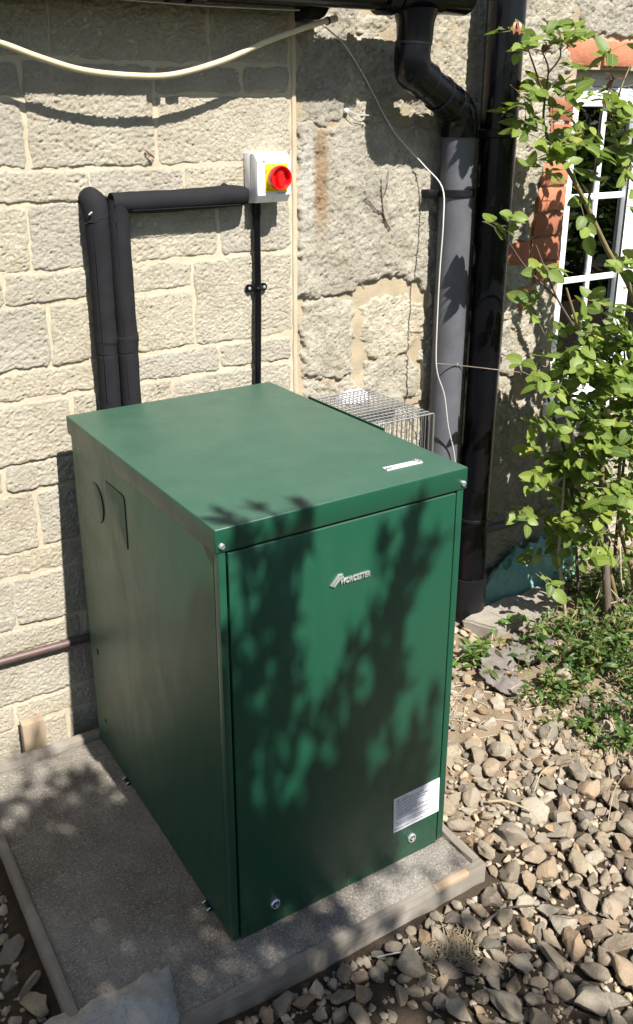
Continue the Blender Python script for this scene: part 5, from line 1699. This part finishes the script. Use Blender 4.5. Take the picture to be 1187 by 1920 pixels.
    for i in range(34):
        x, y = (rr.gauss(1.30, .09), rr.gauss(.82, .05)) if i < 10 else (rr.uniform(.72, 1.7), rr.uniform(-.1, .66))
        if x < .66 and y > -.14: continue
        v, f, u = leaf_shape(rr.uniform(.022, .045), rr.uniform(.008, .014), rr.uniform(-.3, .5), rr.uniform(-.4, .5), 0, 5)
        Q = Matrix.Translation((x, y, ground_z(x, y) + rr.uniform(.012, .028))) @ frame_to(Vector((rr.gauss(0, 1), rr.gauss(0, 1), rr.gauss(0, .2))), Vector((rr.gauss(0, .3), rr.gauss(0, .3), 1)))
        t_.add([Q @ Vector(k_) for k_ in v], f)
    tag(t_.build("leaf_litter", plain("dead_leaf", (0.26, 0.17, 0.09), .75, 0, .5, 40), None, 180), "dry brown fallen leaves scattered over the soil and gravel", "leaf litter", None, "stuff")
    # clods and twigs on the bare soil
    t_ = MB()
    for _ in range(90):
        x = rr.uniform(.75, 1.35); y = rr.uniform(.22, .62)
        p = Vector((x, y, ground_z(x, y) + .003)); d = Vector((rr.gauss(0, 1), rr.gauss(0, 1), rr.gauss(0, .12))).normalized()
        t_.tube([p, p + d * rr.uniform(.02, .05) + Vector((0, 0, .004)), p + d * rr.uniform(.05, .11)], [.0014, .0012, .0006], 4, False)
    tag(t_.build("twig_litter", MAT['deadwood'], None, 60), "fine dry twigs littering the bare soil before the weeds", "twigs", None, "stuff")
    t_ = MB(); t_.tube([(1.60, .12, -.09), (1.605, .125, -.02), (1.60, .12, .035)], [.004, .0035, .003], 6)
    tag(t_.build("cut_stalk", plain("orange_stalk", (.38, .20, .08), .7), None, 60), "upright orange-brown cut stalk sticking out of the weeds", "stalk")


weeds()


def ivy(name_loc, pts, n, label, seed):
    rr = random.Random(seed)
    pl_ = empty("ivy_plant", name_loc, label, "ivy")
    b_ = MB(); b_.tube(pts, [.0022] * len(pts), 6, True, 5); b_.build("vine", MAT['deadwood'], pl_, 60)
    # five-lobed leaf
    out = [(0, -.05), (.30, -.20), (.48, .02), (.34, .18), (.62, .42), (.30, .50), (0, 1.0), (-.30, .50), (-.62, .42), (-.34, .18), (-.48, .02), (-.30, -.20)]
    vs = [(0, .25, .05)] + [(x * .75, y, -.10 * (x * x + (y - .2) ** 2)) for x, y in out]
    fs = [(0, i + 1, (i + 1) % 12 + 1) for i in range(12)]
    q = MB(); q.v = vs; q.f = fs; q.uv = [(.5, .3)] + [(.5 + x * .6, max(0, y)) for x, y in out]
    me = q.mesh("leaf", 180); me.materials.append(MAT['ivy'])
    P_, _r = spline([Vector(p) for p in pts], [1] * len(pts), 6)
    for i in range(n):
        p = P_[int((i + .5) / n * (len(P_) - 1))] + Vector((rr.gauss(0, .018), rr.gauss(0, .015), rr.uniform(.008, .045)))
        d = Vector((rr.gauss(-.3, .6), rr.gauss(-.7, .4), rr.gauss(-.1, .3)))
        o = bpy.data.objects.new("leaf", me); C.objects.link(o); o.parent = pl_
        o.matrix_local = Matrix.Translation(-Vector(pl_.location)) @ Matrix.Translation(p) @ frame_to(d, Vector((rr.gauss(0, .3), -.5, .9))) @ Matrix.Scale(rr.uniform(.024, .042), 4)


ivy((1.20, .62, -.07), [(1.10, .58, -.06), (1.17, .60, -.055), (1.24, .62, -.05), (1.30, .56, -.055)], 10, "ivy trailing at the corner of the stone slab next to the boiler", 3)
ivy((1.42, .70, -.03), [(1.36, .64, -.03), (1.42, .68, -.005), (1.48, .66, .012), (1.54, .655, .0)], 6, "ivy creeping over the front edge of the stone slab", 8)
ivy((1.40, .80, -.05), [(1.36, .93, -.02), (1.42, .90, -.01), (1.47, .88, -.03)], 5, "small ivy sprig in the dark corner behind the black soil pipe", 12)


# ------------------------------------------------------------------ the tree behind the viewer whose shade falls on the boiler
def ground_shadow_to_3d(gx, gy_, z):
    return Vector((gx - SUN.x / SUN.z * z * 1.0, gy_ - SUN.y / SUN.z * -z * -1.0, z)) if False else Vector((gx + (SUN.x / SUN.z) * z, gy_ + (SUN.y / SUN.z) * z, z))


def shade_tree():
    rr = random.Random(9)
    T_ = empty("garden_tree", (-1.5, -3.7, 0), "leafy garden tree whose drooping sprays shade the front of the boiler", "tree")
    def limb(name, pts, r0, r1, par=T_):
        b_ = MB(); k_ = len(pts); b_.tube(pts, [r0 + (r1 - r0) * i / (k_ - 1) for i in range(k_)], 8, True, 4)
        return b_.build(name, MAT['bark'], par, 60)
    limb("trunk", [(-1.5, -3.7, -.1), (-1.45, -3.65, 1.0), (-1.35, -3.55, 2.0), (-1.2, -3.4, 3.0), (-1.1, -3.3, 4.0)], .13, .06)
    crown = MB(); crown.rnd = []; crown_t = MB()
    def leaf(p, d, L, W):
        Q = Matrix.Translation(p) @ frame_to(d, Vector((rr.gauss(0, .5), rr.gauss(.3, .5), 1)).normalized())
        vs = [(0, 0, 0), (-W, L * .4, 0), (0, L, -.1 * L), (W, L * .4, 0)]
        crown.add([Q @ Vector(v) for v in vs], [(0, 3, 2, 1)]); c = rr.random(); crown.rnd.extend([c] * 4)
    def spray(path, n, width, L, W, hz, tw=.004, taper=.35):
        """a drooping spray: its stem and the leaves along it, laid where its shade falls"""
        P_, _r = spline([Vector((a, b, 0)) for a, b in path], [1] * len(path), 6)
        h0 = hz + rr.uniform(-.15, .15)
        Q = [ground_shadow_to_3d(v.x, v.y, h0 + .25 * i / len(P_)) for i, v in enumerate(P_)]
        crown_t.tube(Q, [tw * (1 - .75 * i / len(Q)) for i in range(len(Q))], 5, False)
        for _ in range(n):
            t = rr.random() ** .85
            c = P_[int(t * (len(P_) - 1))]; w_ = width * (1 - taper * t)
            g_ = Vector((c.x + rr.gauss(0, w_), c.y + rr.gauss(0, w_ * 1.3), 0))
            p = ground_shadow_to_3d(g_.x, g_.y, h0 + .25 * t + rr.gauss(0, .10))
            leaf(p, Vector((rr.gauss(0, .5), rr.gauss(.5, .5), rr.gauss(.3, .5))).normalized(), L * rr.uniform(.6, 1.2), W * rr.uniform(.7, 1.2))
    # fine fronds over the door (ground-shadow plane: y there is height on the door / 1.28)
    # (x, height) on the door where each frond's shade lies, leaves, spread
    for pth, n_, w_ in [
        ([(0.088, 0.302), (0.100, 0.487), (0.119, 0.608), (0.119, 0.735), (0.131, 0.839), (0.168, 0.924)], 260, 0.034),
        ([(0.144, 0.376), (0.150, 0.533), (0.137, 0.665), (0.107, 0.796)], 170, 0.030),
        ([(0.051, 0.348), (0.063, 0.564), (0.076, 0.717), (0.069, 0.858), (0.051, 0.932)], 120, 0.017),
        ([(0.137, 0.786), (0.181, 0.889), (0.196, 0.942), (0.187, 1.002)], 55, 0.012),
        ([(0.082, 0.829), (0.069, 0.908), (0.051, 0.983), (0.038, 1.055)], 45, 0.012),
        ([(0.125, 0.860), (0.131, 0.954), (0.116, 1.035)], 40, 0.012),
        ([(0.329, 0.205), (0.354, 0.373), (0.391, 0.491), (0.410, 0.591), (0.416, 0.696), (0.453, 0.804), (0.463, 0.902)], 250, 0.019),
        ([(0.391, 0.478), (0.466, 0.483)], 26, 0.011),
        ([(0.404, 0.540), (0.447, 0.605)], 42, 0.010),
        ([(0.410, 0.645), (0.478, 0.742), (0.540, 0.830)], 60, 0.009),
        ([(0.336, 0.367), (0.311, 0.534), (0.308, 0.637)], 75, 0.011),
        ([(0.280, 0.323), (0.271, 0.470), (0.261, 0.562)], 60, 0.011),
        ([(0.379, 0.483), (0.365, 0.594), (0.370, 0.668)], 60, 0.010),
        ([(0.230, 0.310), (0.224, 0.423), (0.199, 0.503)], 40, 0.012),
        ([(0.509, 0.148), (0.518, 0.280), (0.540, 0.441)], 110, 0.013),
        ([(0.435, 0.180), (0.453, 0.246), (0.432, 0.362)], 50, 0.010),
        ([(0.329, 0.238), (0.305, 0.366), (0.354, 0.452)], 130, 0.034),
        ([(0.379, 0.383), (0.410, 0.471), (0.391, 0.571)], 90, 0.024),
        ([(0.410, 0.671), (0.391, 0.784), (0.396, 0.856)], 22, 0.008),
        ([(0.478, 0.175), (0.472, 0.258), (0.497, 0.309)], 35, 0.009),
    ]:
        spray([(x_ - .043 * z_, z_ / 1.28) for x_, z_ in pth], int(n_ * .70), w_ * .92, .056, .0105, 2.7, .003, .5)
    for a in (.02, .10, .18, .26, .34, .42):
        spray([(a - .03, -.25 if a < .25 else .03), (a, -.02 if a < .25 else .06), (a + .01, .12), (a + .02, rr.uniform(.18, .27))], 230 if a < .3 else 110, .042, .07, .017, 2.8, .004, .5)
    # over the slab to the left
    for a, t in ((-.05, .50), (-.10, .66), (-.16, .55), (-.22, .70), (-.28, .55), (-.34, .72), (-.40, .60), (-.46, .75), (-.54, .75), (-.62, .7)):
        spray([(a - .04, -.2), (a, .1), (a + .02, .35), (a + .01, t)], 330, .050, .07, .017, 2.85, .004, .25)
    for _ in range(9):
        x = rr.uniform(-.6, -.04); y = rr.uniform(.7, .95)
        spray([(x, y - .12), (x + .01, y)], 14, .022, .05, .011, 2.8)
    # the body of the crown, nearer the trunk
    for _ in range(620):
        gx = rr.uniform(-3.0, .56); gy_ = rr.uniform(-2.6, -.10)
        if gx > .20 + min(.38, max(0, -gy_ - .10) * 3.0) + .07 * noise.noise(Vector((gx * 5, gy_ * 5, 0))): continue
        h = 2.75 + rr.uniform(0, .8) + max(0, -gy_) * .3
        c = ground_shadow_to_3d(gx, gy_, h)
        for _k in range(26):
            leaf(c + Vector((rr.gauss(0, .07), rr.gauss(0, .07), rr.gauss(0, .07))), Vector((rr.gauss(0, .6), rr.gauss(.3, .6), rr.gauss(.2, .5))).normalized(), .075 * rr.uniform(.7, 1.2), .018)
    for tx, ty in ((-.3, -.1), (.1, -.2), (.35, -.25), (-.6, .1), (-.9, -.4), (-.2, -.9), (.2, -.7)):
        e = ground_shadow_to_3d(tx, ty, 2.85)
        limb("limb", [(-1.3, -3.5, 2.3), (Vector((-1.3, -3.5, 2.3)) + e) / 2 + Vector((0, 0, .35)), e + Vector((0, -.2, .1)), e], .035, .006)
    crown_t.build("twigs", MAT['bark'], T_, 60)["kind"] = "stuff"
    o = crown.build("crown", MAT['treeleaf'], T_, 0); o["kind"] = "stuff"


shade_tree()


def hedge():
    rr = random.Random(14)
    h = empty("garden_hedge", (1.5, -6.5, 0), "bank of garden shrubs far behind the viewer, mirrored in the window panes", "hedge")
    b_ = MB(); b_.rnd = []
    for _ in range(20000):
        x = rr.uniform(-4, 16); y = rr.uniform(-7.6, -3.6); top = .25 + .62 * (-3.6 - y) * .8 + .45 * noise.noise(Vector((x * 1.1, y * 1.1, 0)))
        z = max(0, top - abs(rr.gauss(0, .16)))
        L = rr.uniform(.10, .2); W = L * .4
        Q = Matrix.Translation((x, y, z)) @ frame_to(Vector((rr.gauss(0, 1), rr.gauss(.3, .6), rr.gauss(0, .8))), Vector((rr.gauss(0, .6), .4, .8)))
        b_.add([Q @ Vector(v) for v in ((0, 0, 0), (-W, L * .5, 0), (0, L, 0), (W, L * .5, 0))], [(0, 3, 2, 1)]); b_.rnd.extend([rr.random()] * 4)
    o = b_.build("foliage", MAT['treeleaf'], h, 0); o["kind"] = "stuff"
    m_ = MB(); m_.prism([(-3.7, -.1), (-7.7, -.1), (-7.7, 1.9), (-3.7, .12)], 0, -4, 16); m_.build("woody_core", MAT['bark'], h)


hedge()
